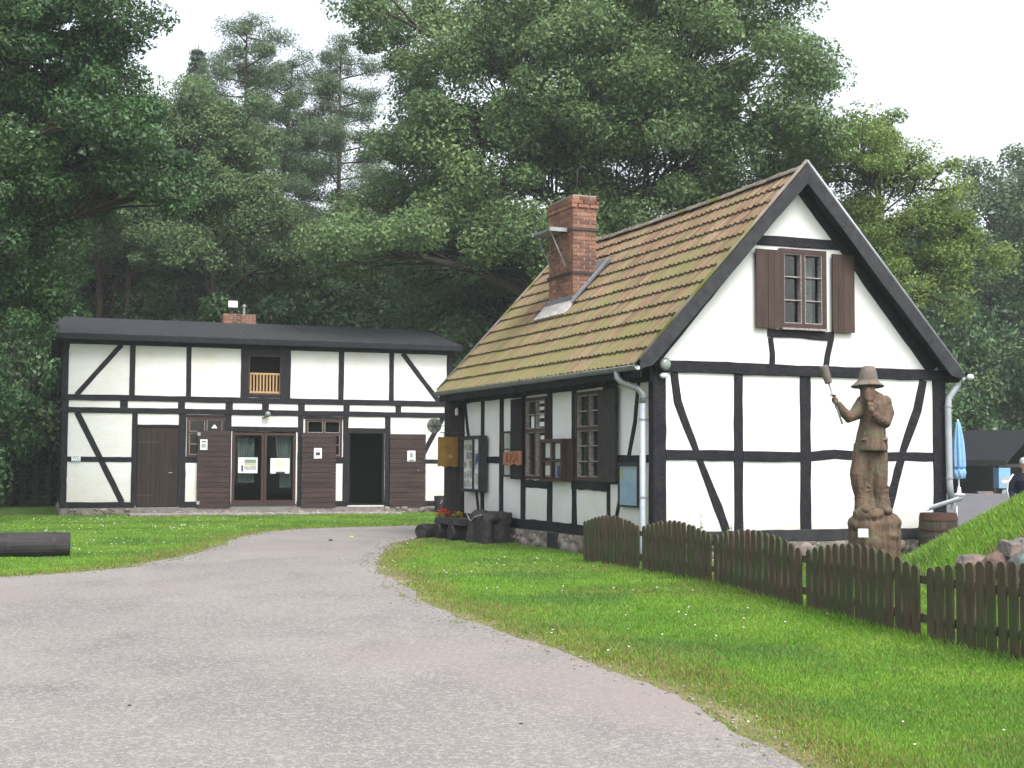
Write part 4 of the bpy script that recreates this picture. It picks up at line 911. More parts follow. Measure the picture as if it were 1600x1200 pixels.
# doors and open leaves
dr = obj("plank_door", boards(fF, 2.05, 3.22, .22, 2.59, -.04, .0, 9, seed=12), m_olddoor, barn, label="closed old brown plank door at the left")
obj("strap_hinge", MB().box(2.06, 2.65, 2.12, 2.17, .003, .012, fF), m_iron, dr); obj("strap_hinge", MB().box(2.06, 2.5, .55, .60, .003, .012, fF), m_iron, dr)
obj("handle", MB().tube([fF(3.05, 1.25, .0), fF(3.05, 1.25, .05), fF(2.95, 1.24, .05)], .012, 6), m_zinc, dr)
for i, (a0, a1, z0, z1) in enumerate(((3.77, 4.73, .21, 2.50), (6.89, 7.95, .20, 2.48), (9.65, 10.80, .20, 2.47))):
    d = obj("door_leaf", boards(fF, a0, a1, z0, z1, .055, .085, 15, vertical=False, lap=.012, seed=30 + i), m_brownh, barn, label=["open brown boarded leaf left of the glazed door", "open brown boarded leaf right of the glazed door", "open brown boarded leaf right of the dark doorway"][i])
    for z in (z0 + .1, z1 - .15): obj("hinge", MB().box(a0 - .01, a0 + .08, z, z + .1, .10, .115, fF), m_zinc if i == 0 else m_iron, d)
obj("frame_trim", MB().box(8.335, 8.40, .26, 2.47, -.12, -.0, fF).box(9.43, 9.495, .26, 2.47, -.12, -.0, fF), m_timber, barn)
obj("door_knob", MB().ell(fF(10.55, 1.33, .12), (.025, .025, .025), None, 8, 6), m_zinc, barn)
obj("wall_lamp", MB().ell(fF(5.83, 3.02, .16), (.09, .09, .09), None, 16, 10), m_lamp, barn, smooth=True)
obj("lamp_arm", MB().tube([fF(5.70, 2.92, .0), fF(5.72, 2.90, .12), fF(5.80, 2.96, .14)], .022, 7), m_iron, barn)
def on_barn(p): return tuple(Matrix.Rotation(HB, 3, 'Z') @ Vector(p) + Vector(B0))
def bthing(name, a, z, d, **k): return empty(name, on_barn(fF(a, z, d)), HB, **k)
def notice(name, a, z, w, h, d, label, kind):
    t = bthing(name, a, z, d, label=label, cat="notice")
    obj("sheet", MB().box(-w / 2, w / 2, -.008, 0, 0, h), m_paper, t)
    y = -.0095
    def pb(x0, x1, z0, z1, m, n="print", k=0): obj(n, MB().box(x0 * w, x1 * w, y - .002 - .0008 * k, y, z0 * h, z1 * h), m, t)
    return t, pb
t, pb = notice("door_poster", 5.28, 1.24, .58, .47, -.035, "white poster with landscape photo on the left glass door pane", 0)
pb(-.18, .42, .66, .88, M("dull_teal_print", (.10, .17, .17), (.22, .28, .26), 30, .8), "lake_picture"); pb(-.18, .42, .50, .66, M("straw_print", (.50, .40, .22), (.38, .34, .2), 30, .8), "field_picture", 1); pb(-.34, -.24, .1, .5, m_inkdark, "figure_print"); pb(-.2, .42, .2, .47, m_paper2, "text_print")
t, pb = notice("door_poster", 6.25, 1.23, .58, .46, -.035, "white poster with pale yellow panel on the right glass door pane", 0)
pb(-.25, .25, .45, .78, M("pale_yellow_print", (.60, .60, .36), rough=.8), "panel"); pb(-.22, .26, .0, .13, m_inkdark, "caption")
t, pb = notice("door_notice", 3.95, 1.93, .21, .31, .105, "small white notice on the leaf left of the glazed door", 0)
pb(-.3, .3, .72, .84, m_inkdark, "heading"); pb(-.35, .35, .2, .6, m_paper2, "text_print")
t, pb = notice("door_notice", 7.38, 1.69, .24, .32, .105, "small white notice with dark square on the leaf right of the glazed door", 0)
pb(-.28, .28, .3, .6, m_inkdark, "dark_square"); pb(-.3, .3, .7, .82, m_paper2, "heading")
t, pb = notice("door_notice", 10.33, 1.62, .26, .33, .105, "small white notice with pale blue print on the leaf right of the dark doorway", 0)
pb(-.2, .2, .35, .8, m_zinc, "print"); pb(-.35, .35, .05, .15, m_inkdark, "caption")
t = bthing("toilet_sign", .33, 1.57, .05, label="small white and pale blue WC sign on the barn's lower left rail", cat="sign")
obj("plate", MB().box(-.125, .125, -.01, 0, 0, .17), m_white, t); text("lettering", "WC", .12, (0, -.012, .11), (pi / 2, 0, 0), m_inkdark, t); obj("arrow_strip", MB().box(-.11, .11, -.013, -.0105, .015, .05), M("pale_blue", (.25, .5, .62), rough=.5), t)
# pavement of cobbles in front of the barn
ap = MB(); rg = random.Random(9)
apb = MB().box(1.8, 9.6, -1.32, -.08, -.05, .045); 
a = -1.30
while a < -.12:
    x = 1.85 + rg.uniform(-.1, 0)
    while x < 9.55:
        w = rg.uniform(.13, .22); ap.obox((x + w / 2, a + .07, .045 + rg.uniform(-.006, .008)), (w - .015, .13, .05), Matrix.Rotation(rg.uniform(-.05, .05), 3, 'Z'), .9); x += w
    a += .15
apr = empty("pavement", B0, HB, kind='structure'); obj("pavement_bed", apb, m_mortar, apr); obj("cobbles", ap, M("cobble_stone", (.30, .27, .25), (.22, .20, .19), 6, .9, .5, 24, island=.3), apr)

# ================================================================== PICKET FENCE
def gzf(x, y): return float(gz(x, y))
FP = [(1.10, 21.39), (1.86, 19.76), (2.55, 17.45), (3.06, 14.44), (3.53, 11.87), (4.32, 9.55), (5.1, 7.3)]
PL = ["picket fence panel at the far end, beside the cottage downpipe", "picket fence panel second from the far end, under the cottage corner", "picket fence panel third from the far end, in front of the gable wall",
      "picket fence panel in front of the carved statue", "near picket fence panel before the boulders, cut by the right edge", "nearest picket fence panel, mostly outside the right edge"]
for i, (A, B_e) in enumerate(zip(FP, FP[1:])):
    dx, dy = B_e[0] - A[0], B_e[1] - A[1]; L_n = math.hypot(dx, dy); ang = atan2(dy, dx)
    t = empty("picket_fence_panel", (A[0], A[1], 0), ang, label=PL[i], cat="fence", group="brown picket fence panels along the lawn")
    n = 15 if i < 4 else 18; rg = random.Random(40 + i); m = .045; sp_ = (L_n - 2 * m) / n
    pw = sp_ * .73
    for k in range(n):
        x = m + (k + .5) * sp_; s_ = (k + .5) / n; h = .64 + .13 * sin(pi * s_) + rg.uniform(-.006, .006); r_ = pw / 2; mb = MB(); e = rg.uniform(-.004, .004)
        prof = [(-r_, .03), (r_, .03), (r_, h - r_ * .8)] + [(r_ * cos(a), h - r_ * .8 + r_ * .8 * sin(a)) for a in [pi * j / 8 for j in range(1, 8)]] + [(-r_, h - r_ * .8)]
        q = len(prof); sk = rg.uniform(-.010, .010)
        mb.v = [(x + a + sk * b_, e - .022, b_) for a, b_ in prof] + [(x + a + sk * b_, e, b_) for a, b_ in prof]
        mb.f = [tuple(range(q)), tuple(range(2 * q - 1, q - 1, -1))] + [(j, (j + 1) % q, q + (j + 1) % q, q + j) for j in range(q)]
        o = obj("picket", mb, m_fence, t)
    # rails on the far side (local +y is left of the direction; the lawn side is -y after flipping)
    for z in (.17, .50): obj("rail", MB().box(.0, L_n, .008, .045, z, z + .07), m_fence, t)
    obj("post", MB().box(-.03, .03, .046, .11, -.1, .60), m_fence, t)
    if i in (0, 1, 3): obj("ground_stake", MB().box(L_n * .55, L_n * .55 + .05, -.28, .0, .0, .03), m_fence, t)

# ================================================================== STATUE (faces the lawn, local z up, -y toward the viewer)
st_ = empty("carved_wooden_statue", (4.84, 18.5, 0), 0, label="carved wooden figure in a hat holding up a mallet-headed stick on a mossy block", cat="statue")
mb = MB()
# block
mb.tube([(0, 0, -.05), (0, 0, .3), (.01, 0, .60), (.0, 0, .78)], [.34, .34, .345, .33], 20)
mb.ell((.12, -.06, .76), (.24, .24, .15)); mb.ell((-.12, -.12, .86), (.20, .18, .13)); mb.ell((.20, .05, .72), (.16, .2, .14)); mb.ell((-.24, -.05, .74), (.12, .18, .12)); mb.ell((.1, -.2, .62), (.2, .14, .07), Matrix.Rotation(.3, 3, 'Y'))
mb.ell((-.05, -.2, .88), (.16, .12, .09)); mb.ell((.05, .1, .85), (.2, .18, .15)); mb.ell((-.02, -.24, .5), (.22, .12, .16))
remesh("carved_block", mb, m_statue, .018, st_, 4, .03, .12)
mb = MB()
# legs / trousers
for s_, fx in ((-1, -.03), (1, .02)):
    mb.tube([(-.03 + s_ * .10, 0, 1.80), (-.05 + s_ * .12, -.02, 1.55), (-.07 + s_ * .135, -.035, 1.40), (-.06 + s_ * .132, -.03, 1.27), (-.03 + s_ * .125, -.015, 1.12), (-.02 + s_ * .125, -.02, 1.02), (-.02 + s_ * .13, -.04, .90)], [.125, .122, .118, .110, .104, .112, .122], 14)
    mb.ell((-.02 + s_ * .14, -.14, .92), (.085, .16, .065))
    for k in range(4): mb.ell((-.03 + s_ * .125 + .01 * (k % 2), -.045, 1.0 + k * .085), (.108, .085, .030), Matrix.Rotation((.30 if k % 2 else -.2), 3, 'Y'))
mb.tube([(-.03, .0, 1.85), (-.05, -.01, 1.35), (-.04, .0, 1.1), (-.02, .0, .95)], [.17, .09, .06, .10], 14)
# coat: flared hem, waist, chest, shoulders
mb.tube([(-.03, 0, 1.71), (-.03, 0, 1.74), (-.025, 0, 1.9), (.0, 0, 2.08), (.02, 0, 2.22), (.03, .0, 2.34), (.02, 0, 2.43), (-.03, -.01, 2.49)], [.268, .272, .245, .215, .22, .215, .16, .085], 20, flat=.78)
mb.ell((-.13, 0, 2.37), (.09, .12, .09)); mb.ell((.17, 0, 2.37), (.09, .12, .09))
# pocket flaps, lapels
mb.ell((-.15, -.19, 1.86), (.06, .03, .02)); mb.ell((.10, -.19, 1.86), (.06, .03, .02))
mb.tube([(-.03, -.2, 1.74), (-.03, -.20, 2.1), (-.04, -.18, 2.3)], [.012, .012, .012], 6)
# neck, head, ears
mb.tube([(-.04, 0, 2.42), (-.06, -.02, 2.55)], [.085, .08], 12)
mb.ell((-.07, -.04, 2.57), (.095, .11, .13), None, 16, 12); mb.ell((-.165, -.02, 2.57), (.018, .03, .04)); mb.ell((.025, -.02, 2.57), (.018, .03, .04))
mb.ell((-.075, -.15, 2.555), (.02, .03, .032)); mb.ell((-.11, -.125, 2.59), (.035, .02, .013)); mb.ell((-.04, -.125, 2.59), (.035, .02, .013))     # nose, brows
mb.ell((-.115, -.125, 2.55), (.03, .02, .02)); mb.ell((-.035, -.125, 2.55), (.03, .02, .02))                                                   # cheeks
# moustache and beard
mb.ell((-.105, -.145, 2.515), (.045, .02, .016), Matrix.Rotation(.3, 3, 'Y')); mb.ell((-.045, -.145, 2.515), (.045, .02, .016), Matrix.Rotation(-.3, 3, 'Y'))
mb.tube([(-.07, -.10, 2.53), (-.075, -.14, 2.46), (-.09, -.17, 2.38), (-.10, -.18, 2.31)], [.085, .085, .065, .025], 12)
for k in range(5): mb.tube([(-.13 + k * .027, -.155, 2.50), (-.12 + k * .02, -.20, 2.42), (-.11 + k * .012, -.2, 2.34)], [.014, .013, .006], 6)
# hair at the back
mb.tube([(-.06, .04, 2.62), (-.05, .06, 2.52), (-.04, .06, 2.44)], [.09, .09, .07], 12)
# raised right arm (image left)
mb.tube([(-.14, 0, 2.34), (-.24, -.06, 2.21), (-.35, -.12, 2.16), (-.44, -.16, 2.24), (-.515, -.18, 2.34)], [.095, .092, .082, .064, .05], 14)
mb.ell((-.545, -.19, 2.375), (.045, .04, .055), Matrix.Rotation(-.5, 3, 'Y'))
H = Vector((-.555, -.20, 2.38)); D = Vector((-.25, .0, .78)).normalized(); X_ = D.cross(Vector((0, -1, 0))).normalized(); Yv = Vector((0, -1, 0))
for k in range(4):      # fingers closed round the stick
    c = H + D * (-.036 + k * .024); pts = []
    for a in (pi * .95, pi * .62, pi * .3, -.1, -pi * .35): pts.append(c + X_ * cos(a) * .027 + Yv * (sin(a) * .027 + .012))
    mb.tube(pts, [.013, .0125, .012, .0105, .009], 8)
mb.tube([H + X_ * -.02 + Vector((0, .02, -.01)), H + X_ * .016 + Yv * .0 + D * .045, H + X_ * .02 + Yv * .03 + D * .062], [.017, .013, .010], 8)
# left arm bent to the beard
mb.tube([(.17, 0, 2.35), (.20, -.05, 2.22), (.13, -.15, 2.08), (.03, -.25, 2.12), (-.06, -.29, 2.21)], [.085, .08, .072, .060, .046], 14)
mb.ell((-.09, -.295, 2.25), (.042, .035, .05), Matrix.Rotation(.4, 3, 'Y'))
for k in range(4):
    x0 = -.125 + k * .022; mb.tube([(x0, -.30, 2.27), (x0 - .004, -.305, 2.315 + .006 * (k in (1, 2))), (x0 - .002, -.28, 2.345 + .006 * (k in (1, 2))), (x0, -.255, 2.35)], [.013, .012, .011, .009], 8)
mb.tube([(-.055, -.29, 2.25), (-.035, -.30, 2.29), (-.045, -.28, 2.325)], [.015, .013, .010], 8)
for k in range(5): mb.ell((.17 - k * .03, -.06 - k * .035, 2.26 - k * .035), (.09, .03, .012), Matrix.Rotation(.9, 3, 'Y'))   # sleeve folds
for k in range(7): mb.tube([(-.2 + k * .06, -.19 + .02 * abs(k - 3), 1.74), (-.16 + k * .05, -.18, 1.98)], [.012, .006], 6)           # coat folds
remesh("body", mb, m_statue, .0085, st_, 2, .012, .05)
hb = MB(); hb.lathe([(.20, -.055), (.205, -.06), (.215, -.045), (.15, .01), (.125, .035), (.118, .08), (.10, .17), (.08, .215), (.04, .23), (.0, .232)], (0, 0, 0), 24, fn=lambda r, z, a: r * (1 + .05 * cos(2 * a) + .02 * sin(5 * a)))
hb.map(lambda x, y, z: (-.065 + x + .05 * z, -.03 + y, 2.625 + z + .06 * x * 0 - .10 * y * (z < 0)))
remesh("hat", hb, m_hat, .009, st_, 2, .01, .05)
tp = H + D * .48
sk = MB().tube([H - D * .33, H + D * .26], .013, 10); sko = obj("stick", sk, m_zinc, st_, smooth=True)
obj("mallet_head", MB().tube([H + D * .235, H + D * .25, H + D * .34, H + D * .47, H + D * .485], [.035, .048, .055, .060, .045], 14), m_hat, sko)
obj("stick_guard", MB().lathe([(.045, 0), (.05, .006), (.045, .012)], tuple(H + D * .065), 12), m_iron, sko)
obj("label_plate", MB().box(-.30, -.17, -.37, -.335, .58, .69), m_paper, st_)

# ================================================================== OBJECTS BY THE COTTAGE
BRL = (6.92, 22.45, 0)
t = empty("wooden_barrel", BRL, 0, label="old wooden barrel with rusty top band by the right corner of the gable", cat="barrel")
mb = MB(); n = 18
for k in range(n):
    a0 = 2 * pi * k / n + .006; a1 = 2 * pi * (k + 1) / n - .006; base = len(mb.v)
    for z, r in ((0, .27), (.15, .305), (.38, .325), (.6, .305), (.76, .285)):
        for a, rr in ((a0, r), (a1, r), (a1, r - .02), (a0, r - .02)): mb.v.append((rr * cos(a), rr * sin(a), z))
    for j in range(4):
        for q in range(4): mb.f.append((base + j * 4 + q, base + j * 4 + (q + 1) % 4, base + j * 4 + 4 + (q + 1) % 4, base + j * 4 + 4 + q))
    mb.f += [(base, base + 1, base + 2, base + 3), (base + 16, base + 17, base + 18, base + 19)]
obj("staves", mb, m_barrel, t)
for z, r, h in ((.645, .306, .11), (.48, .325, .035), (.24, .322, .035), (.05, .288, .04)): obj("hoop", MB().lathe([(r - .008, 0), (r + .004, 0), (r + .004 - .02 * (h > .1), h), (r - .028, h)], (0, 0, z), 32), m_rust, t)
obj("water_surface", MB().lathe([(.27, .0), (.27, .01)], (0, 0, .66), 24), m_glass, t)
t = empty("gutter_chute", (6.95, 22.35, .79), radians(12), label="short white gutter chute lying tilted across the barrel top", cat="gutter")
mb = MB()
for i, (x, z) in enumerate(((-.26, -.0), (.34, .17))):
    for rr in (.065, .058):
        for k in range(9): a = pi + pi * k / 8; mb.v.append((x, rr * cos(a), z + .065 + rr * sin(a)))
for k in range(8): mb.f += [(k, k + 1, 19 + k, 18 + k), (9 + k, 27 + k, 28 + k, 10 + k), (k, 9 + k, 10 + k, k + 1), (18 + k, 19 + k, 28 + k, 27 + k)]
mb.f += [(0, 18, 27, 9), (8, 17, 35, 26)]
obj("trough", mb, m_pipe, t, smooth=False, fix=False); obj("outlet", MB().tube([(.22, 0, .16), (.20, 0, .03)], .04, 12), m_zinc, t)
obj("support_pin", MB().tube([(.26, 0, .09), (.26, 0, -.12)], .015, 8), m_white, t)
# bench group in front of the side wall
def L3(u, v, z=0): return on_cot((u, v, z))
t = empty("slab_bench", L3(-.62, 7.30), HC + pi / 2, label="low dark bench made of a thick slab between round logs", cat="bench")
mb = MB(); rg = random.Random(2); n = 12
for i in range(n + 1):
    x = -.85 + 1.45 * i / n; w0 = -.24 + rg.uniform(-.02, .02); w1 = .24 + rg.uniform(-.02, .02); z = .33 + .01 * sin(i)
    mb.v += [(x, w0, z), (x, w1, z), (x, w1 - .02, z + .12), (x, w0 + .03, z + .12)]
for i in range(n):
    for q in range(4): mb.f.append((4 * i + q, 4 * i + (q + 1) % 4, 4 * i + 4 + (q + 1) % 4, 4 * i + 4 + q))
mb.f += [(0, 1, 2, 3), (4 * n, 4 * n + 1, 4 * n + 2, 4 * n + 3)]
obj("seat", mb, m_blackwood, t)
for x in (-.45, .35): obj("support_log", MB().tube([(x, -.26, .165), (x, .28, .165)], [.165, .17], 16), m_blackwood, t)
t = empty("log_round", L3(-.98, 8.02), 1.0, label="short thick dark log lying at the left end of the slab bench", cat="log")
obj("trunk_piece", MB().tube([(-.22, 0, .15), (-.15, .0, .16), (.3, .02, .15)], [.145, .16, .15], 16), m_blackwood, t)
obj("cut_end", MB().lathe([(.11, 0), (.128, .004), (0, .006)], (0, 0, 0), 16).map(lambda x, y, z: (-.221 - z, y, .15 + x)), m_log, t)
t = empty("carved_stump_seat", L3(-.42, 5.85), HC, label="heavy black carved wooden chair-like block with a rope across it beside the bench", cat="stump")
mb = MB(); mb.obox((0, .05, .27), (.55, .85, .55), None, .92); mb.obox((.18, .1, .50), (.22, .95, .22)); mb.ell((-.10, -.22, .50), (.2, .22, .12)); mb.ell((-.1, .3, .50), (.22, .2, .16)); mb.tube([(-.22, -.36, 0), (-.2, -.34, .5)], [.12, .10], 10); mb.tube([(-.26, .36, 0), (-.2, .38, .55)], [.14, .11], 10)
remesh("block", mb, m_blackwood, .02, t, 4, .04, .15)
mb = MB().tube([(-.36, .42, .60), (-.36, .22, .47), (-.37, .10, .44), (-.36, -.05, .52), (-.30, -.28, .57)], .012, 6); obj("rope", mb, m_bead, t, smooth=True)
def flowers(name, p, mpet, label, r=.16, n=45, seed=1, potz=.0, spread=.22, h=.25):
    t = empty(name, p, 0, label=label, cat="flowers"); rg = random.Random(seed)
    obj("pot", MB().lathe([(.10, 0), (.13, .14), (.145, .16), (.13, .165), (.12, .15)], (0, 0, 0), 14), m_clay, t, smooth=False)
    lf = MB(); pt = MB()
    for i in range(110):
        a = rg.uniform(0, 6.28); rr = spread * sqrt(rg.random()); z = .15 + rg.uniform(0, h - .06) * (1 - rr * 1.5); c = Vector((rr * cos(a), rr * sin(a), z)); d = Vector((rg.gauss(0, 1), rg.gauss(0, 1), rg.gauss(0, .6))).normalized() * .045; e = Vector((-d.y, d.x, .01)) * .5
        lf.add([c - d, c + e, c + d, c - e], [(0, 1, 2, 3)])
    for i in range(n):
        a = rg.uniform(0, 6.28); rr = spread * sqrt(rg.random()); c = Vector((rr * cos(a), rr * sin(a), .16 + h * (1 - rr * 1.8) * rg.uniform(.7, 1.05)))
        for k in range(5):
            b_ = k * 1.256 + rg.random(); d = Vector((cos(b_), sin(b_), .5)) * .035; e = Vector((-sin(b_), cos(b_), 0)) * .016
            pt.add([c, c + d * .6 + e, c + d, c + d * .6 - e], [(0, 1, 2, 3)])
    obj("leaves", lf, m_potleaf, t, fix=False); obj("blossoms", pt, mpet, t, fix=False)
flowers("red_flower_pot", L3(-.50, 8.40, .0), m_petal_r, "pot of bright red flowers standing behind the left end of the bench", seed=2, n=60, spread=.17, h=.48)
flowers("yellow_flower_pot", L3(-.20, 8.35, .0), m_petal_y, "pot of yellow flowers near the cottage far corner", seed=3, n=36, spread=.15, h=.40)
flowers("dark_red_flower_pot", L3(-.36, 8.75, .0), M("dark_red_petals", (.22, .02, .02), (.12, .03, .03), 20, .6, island=.3), "pot of dark red flowers behind the yellow ones at the cottage far corner", seed=4, n=46, spread=.18, h=.62)
t = bthing("litter_bin", 11.15, 0, .55, label="dark grey litter bin standing at the right end of the barn front", cat="bin")
mb = MB(); mb.lathe([(.15, 0), (.19, .5), (.20, .52), (.18, .53), (.16, .5), (.13, .3)], (0, 0, .02), 18); obj("bucket", mb, m_timber_grey, t); obj("hinge_plate", MB().obox((-.02, -.19, .36), (.03, .02, .12), Matrix.Rotation(.5, 3, 'Y')), m_zinc, t)
t.location.z = 0
# log bench at the left edge
t = empty("split_log_bench", (-7.62, 22.0, 0), radians(20), label="long dark log lying on the left lawn, with two bands, cut by the left edge", cat="log")
obj("log", MB().tube([(-1.9, 0, .205), (-1.0, 0, .21), (.0, 0, .215), (.585, 0, .21)], [.195, .20, .20, .195], 22), m_log, t, smooth=False)
for x in (-.33, .34, -1.4): obj("band", MB().tube([(x - .03, 0, .212), (x + .03, 0, .212)], .207, 22), m_blackwood, t)
obj("end_grain", MB().lathe([(.18, 0), (.13, .004), (0, .006)], (0, 0, 0), 18).map(lambda x, y, z: (.586 + z, y, .21 + x)), m_log, t)
# far-left rail fence in the shade
t = empty("board_fence", (-26, 45.5, 0), .33, label="dark board fence in deep shade left of the barn", cat="fence")
for i in range(26): 
    obj("board", MB().box(i * .42, i * .42 + .20, 0, .03, .08, 1.45 + .03 * (i % 3)), m_blackwood, t)
for z in (.35, 1.15): obj("rail", MB().box(-.05, 10.9, .032, .08, z, z + .09), m_blackwood, t)
# boulders on the bank
BO = [((5.90, 15.98, .54), (.25, .22, .15), m_boulder, "pale grey boulder on the bank, upper one at the right edge"), ((5.76, 15.45, .38), (.21, .18, .21), m_boulder2, "blue-grey boulder on the bank just above the fence at the right edge"),
      ((5.68, 16.05, .38), (.25, .20, .17), m_boulder3, "reddish wedge-shaped boulder on the bank left of the grey ones"), ((5.58, 16.75, .36), (.19, .15, .09), m_boulder, "small flat brown stone at the left end of the boulder row"),
      ((6.45, 15.6, .6), (.36, .3, .25), m_boulder, "boulder on the bank beyond the right edge")]
for i, ((x, y, zb), r_, m, lb) in enumerate(BO):
    mb = MB(); rg = random.Random(60 + i); mm = Matrix.Rotation(rg.uniform(-.5, .5), 3, 'Z') @ Matrix.Rotation(rg.uniform(-.25, .25), 3, 'Y')
    mb.ell((0, 0, 0), r_, mm, 16, 10, .05, rg)
    for k in range(4): mb.obox((rg.uniform(-.12, .12), rg.uniform(-.05, .05), rg.uniform(-.05, .03)), (r_[0] * rg.uniform(.9, 1.4), r_[1] * 1.4, r_[2] * rg.uniform(1.1, 1.5)), mm @ Matrix.Rotation(rg.uniform(-.8, .8), 3, 'Z') @ Matrix.Rotation(rg.uniform(-.5, .5), 3, 'X'), rg.uniform(.6, .9))
    o = remesh("boulder", mb, m, .014, None, 2, .05, .12, label=lb, cat="boulder", group="boulders on the grassy bank"); o.location = (x, y, zb)
# weeds at the gable foot
def weed(p, h, seed, n, label, pale=False):
    t = empty("weed", p, 0, label=label, cat="plant"); rg = random.Random(seed); st2 = MB(); lf = MB()
    for s_ in range(n):
        a = rg.uniform(0, 6.28); top = Vector((.12 * cos(a) * (n > 1), .12 * sin(a) * (n > 1), h * rg.uniform(.7, 1))); st2.tube([(0, 0, 0), top * .6, top], [.006, .005, .003], 5)
        for k in range(int(h * 60)):
            f_ = rg.uniform(.15, 1); b_ = rg.uniform(0, 6.28); c = top * f_; w = .07 * (1.15 - f_) * (1 if not pale else .8) + .02; d = Vector((cos(b_), sin(b_), .4)) * w; e = Vector((-sin(b_), cos(b_), 0)) * w * .35
            lf.add([c, c + d * .5 + e, c + d, c + d * .5 - e], [(0, 1, 2, 3)])
    obj("stem", st2, m_potleaf, t); obj("leaves", lf, M("pale_weed_leaf", (.22, .30, .16), rough=.7, trans=.3) if pale else m_potleaf, t, fix=False)
weed(on_cot((.62, -.35, 0)), .95, 3, 1, "tall thin pale weed against the white gable wall", True)
weed(on_cot((1.12, -.5, 0)), .62, 4, 6, "leafy green weed at the foot of the gable brace")
weed(on_cot((4.95, -1.6, 0)), .3, 5, 4, "small weed between statue and barrel")

# ================================================================== BEHIND, RIGHT
t = empty("closed_parasol", (15.72, 48.6, gzf(15.72, 48.6)), 0, label="closed light blue parasol standing behind the right corner of the cottage", cat="parasol")
prof = [(.02, 2.62), (.07, 2.58), (.11, 2.4), (.19, 1.9), (.23, 1.4), (.235, 1.05), (.21, .95)]
mb = MB().lathe(prof, (0, 0, 0), 48, fn=lambda r, z, a: r * (.78 + .30 * abs(cos(4 * a + .5 * z)))); obj("canopy", mb, m_blue, t, smooth=True)
mb = MB().lathe([(.21, .96), (.25, .80), (.22, .62), (.10, .6)], (0, 0, 0), 48, fn=lambda r, z, a: r * (.7 + .4 * abs(sin(4 * a + 6 * z)))); obj("valance", mb, m_blue, t, smooth=True)
obj("strap", MB().lathe([(.235, .98), (.24, .98), (.24, 1.03), (.235, 1.03)], (0, 0, 0), 24), M("deep_blue_cloth", (.05, .16, .42), rough=.8), t)
obj("pole", MB().tube([(0, 0, .05), (0, 0, 2.68)], .028, 10).lathe([(.04, 2.6), (.05, 2.64), (.0, 2.7)], (0, 0, 0), 10), m_white, t)
obj("foot", MB().lathe([(.20, .0), (.20, .07), (.08, .1), (.06, .3), (.03, .32)], (0, 0, 0), 18), m_white, t)
# dark sheds
m_feltdark = M("black_felt", (.006, .007, .010), (.012, .013, .017), 3, .9)
def shed(name, x0, x1, y0, y1, zf, ze, zrg, label, gable):
    t = empty(name, ((x0 + x1) / 2, y0, zf), 0, label=label, cat="shed"); w = (x1 - x0) / 2; d = y1 - y0; e = ze - zf; r = zrg - zf
    if not gable:
        mb = MB(); mb.add([(-w, -.5, e), (w, -.5, e), (w, d / 2, r), (-w, d / 2, r), (-w, -.5, e - .14), (w, -.5, e - .14), (w, d / 2, r - .14), (-w, d / 2, r - .14)], [(0, 1, 2, 3), (7, 6, 5, 4), (0, 4, 5, 1), (1, 5, 6, 2), (3, 2, 6, 7), (0, 3, 7, 4)])
        mb.add([(-w, d + .5, e), (w, d + .5, e), (w, d / 2, r - .002), (-w, d / 2, r - .002)], [(0, 1, 2, 3)])
        obj("roof", mb, m_feltdark, t); obj("back_wall", MB().box(-w, w, d - .2, d, -.3, e + .2), m_blackwood, t)
        for i in range(5): obj("post", MB().box(-w + .1 + i * (2 * w - .35) / 4, -w + .25 + i * (2 * w - .35) / 4, -.1, .05, -.3, e - .02), m_blackwood, t)
        obj("fascia", MB().box(-w, w, -.56, -.51, e - .2, e + .02), m_blackwood, t)
    else:
        mb = MB()
        for s_ in (-1, 1): mb.add([(s_ * w, -.6, e), (0, -.6, r), (0, d, r), (s_ * w, d, e), (s_ * w, -.6, e - .16), (0, -.6, r - .16), (0, d, r - .16), (s_ * w, d, e - .16)], [(0, 1, 2, 3), (7, 6, 5, 4), (0, 4, 5, 1), (3, 2, 6, 7), (0, 3, 7, 4)])
        obj("roof", mb, m_feltdark, t); obj("back_wall", MB().box(-w + .3, w - .3, d - .2, d, -.3, e).add([(-w + .3, d - .1, e), (w - .3, d - .1, e), (0, d - .1, r - .2)], [(0, 1, 2)]), m_blackwood, t)
        for x in (-w + .35, w - .5, -.1): obj("post", MB().box(x, x + .16, -.3, -.14, -.3, e + (1.2 if x == -.1 else -.1)), m_blackwood, t)
        obj("tie_beam", MB().box(-w + .2, w - .2, -.32, -.16, e - .1, e + .08), m_blackwood, t)
t = empty("open_shed", (21.96, 59.45, -.3), radians(50), label="low dark open-sided shed with black felt roof at the back of the yard", cat="shed")
w, d, e, r_ = 3.2, 13.0, 2.08, 3.42
for s_ in (-1, 1):
    mb = MB().add([(s_ * w, -.5, e), (0, -.5, r_), (0, d, r_), (s_ * w, d, e), (s_ * w, -.5, e - .14), (0, -.5, r_ - .14), (0, d, r_ - .14), (s_ * w, d, e - .14)], [(0, 1, 2, 3), (7, 6, 5, 4), (0, 4, 5, 1), (3, 2, 6, 7), (0, 3, 7, 4)]); obj("roof_slope", mb, m_feltdark, t)
obj("back_wall", MB().box(w - .5, w - .3, .2, d, -.3, e - .2).box(-w + .4, w - .5, d - .3, d - .1, -.3, e - .2), m_blackwood, t)
obj("tie_beam", MB().box(-w + .1, w - .1, -.1, .08, e - .28, e - .14), m_blackwood, t)
for i in range(6): obj("post", MB().box(-w + .3, -w + .46, .1 + i * 2.45, .26 + i * 2.45, -.3, e - .15), m_blackwood, t)
obj("post", MB().box(w - .28, w - .12, -.08, .08, -.3, e - .15), m_blackwood, t)
obj("eave_board", MB().box(-w - .03, -w + .0, -.5, d, e - .18, e + .02), m_blackwood, t)
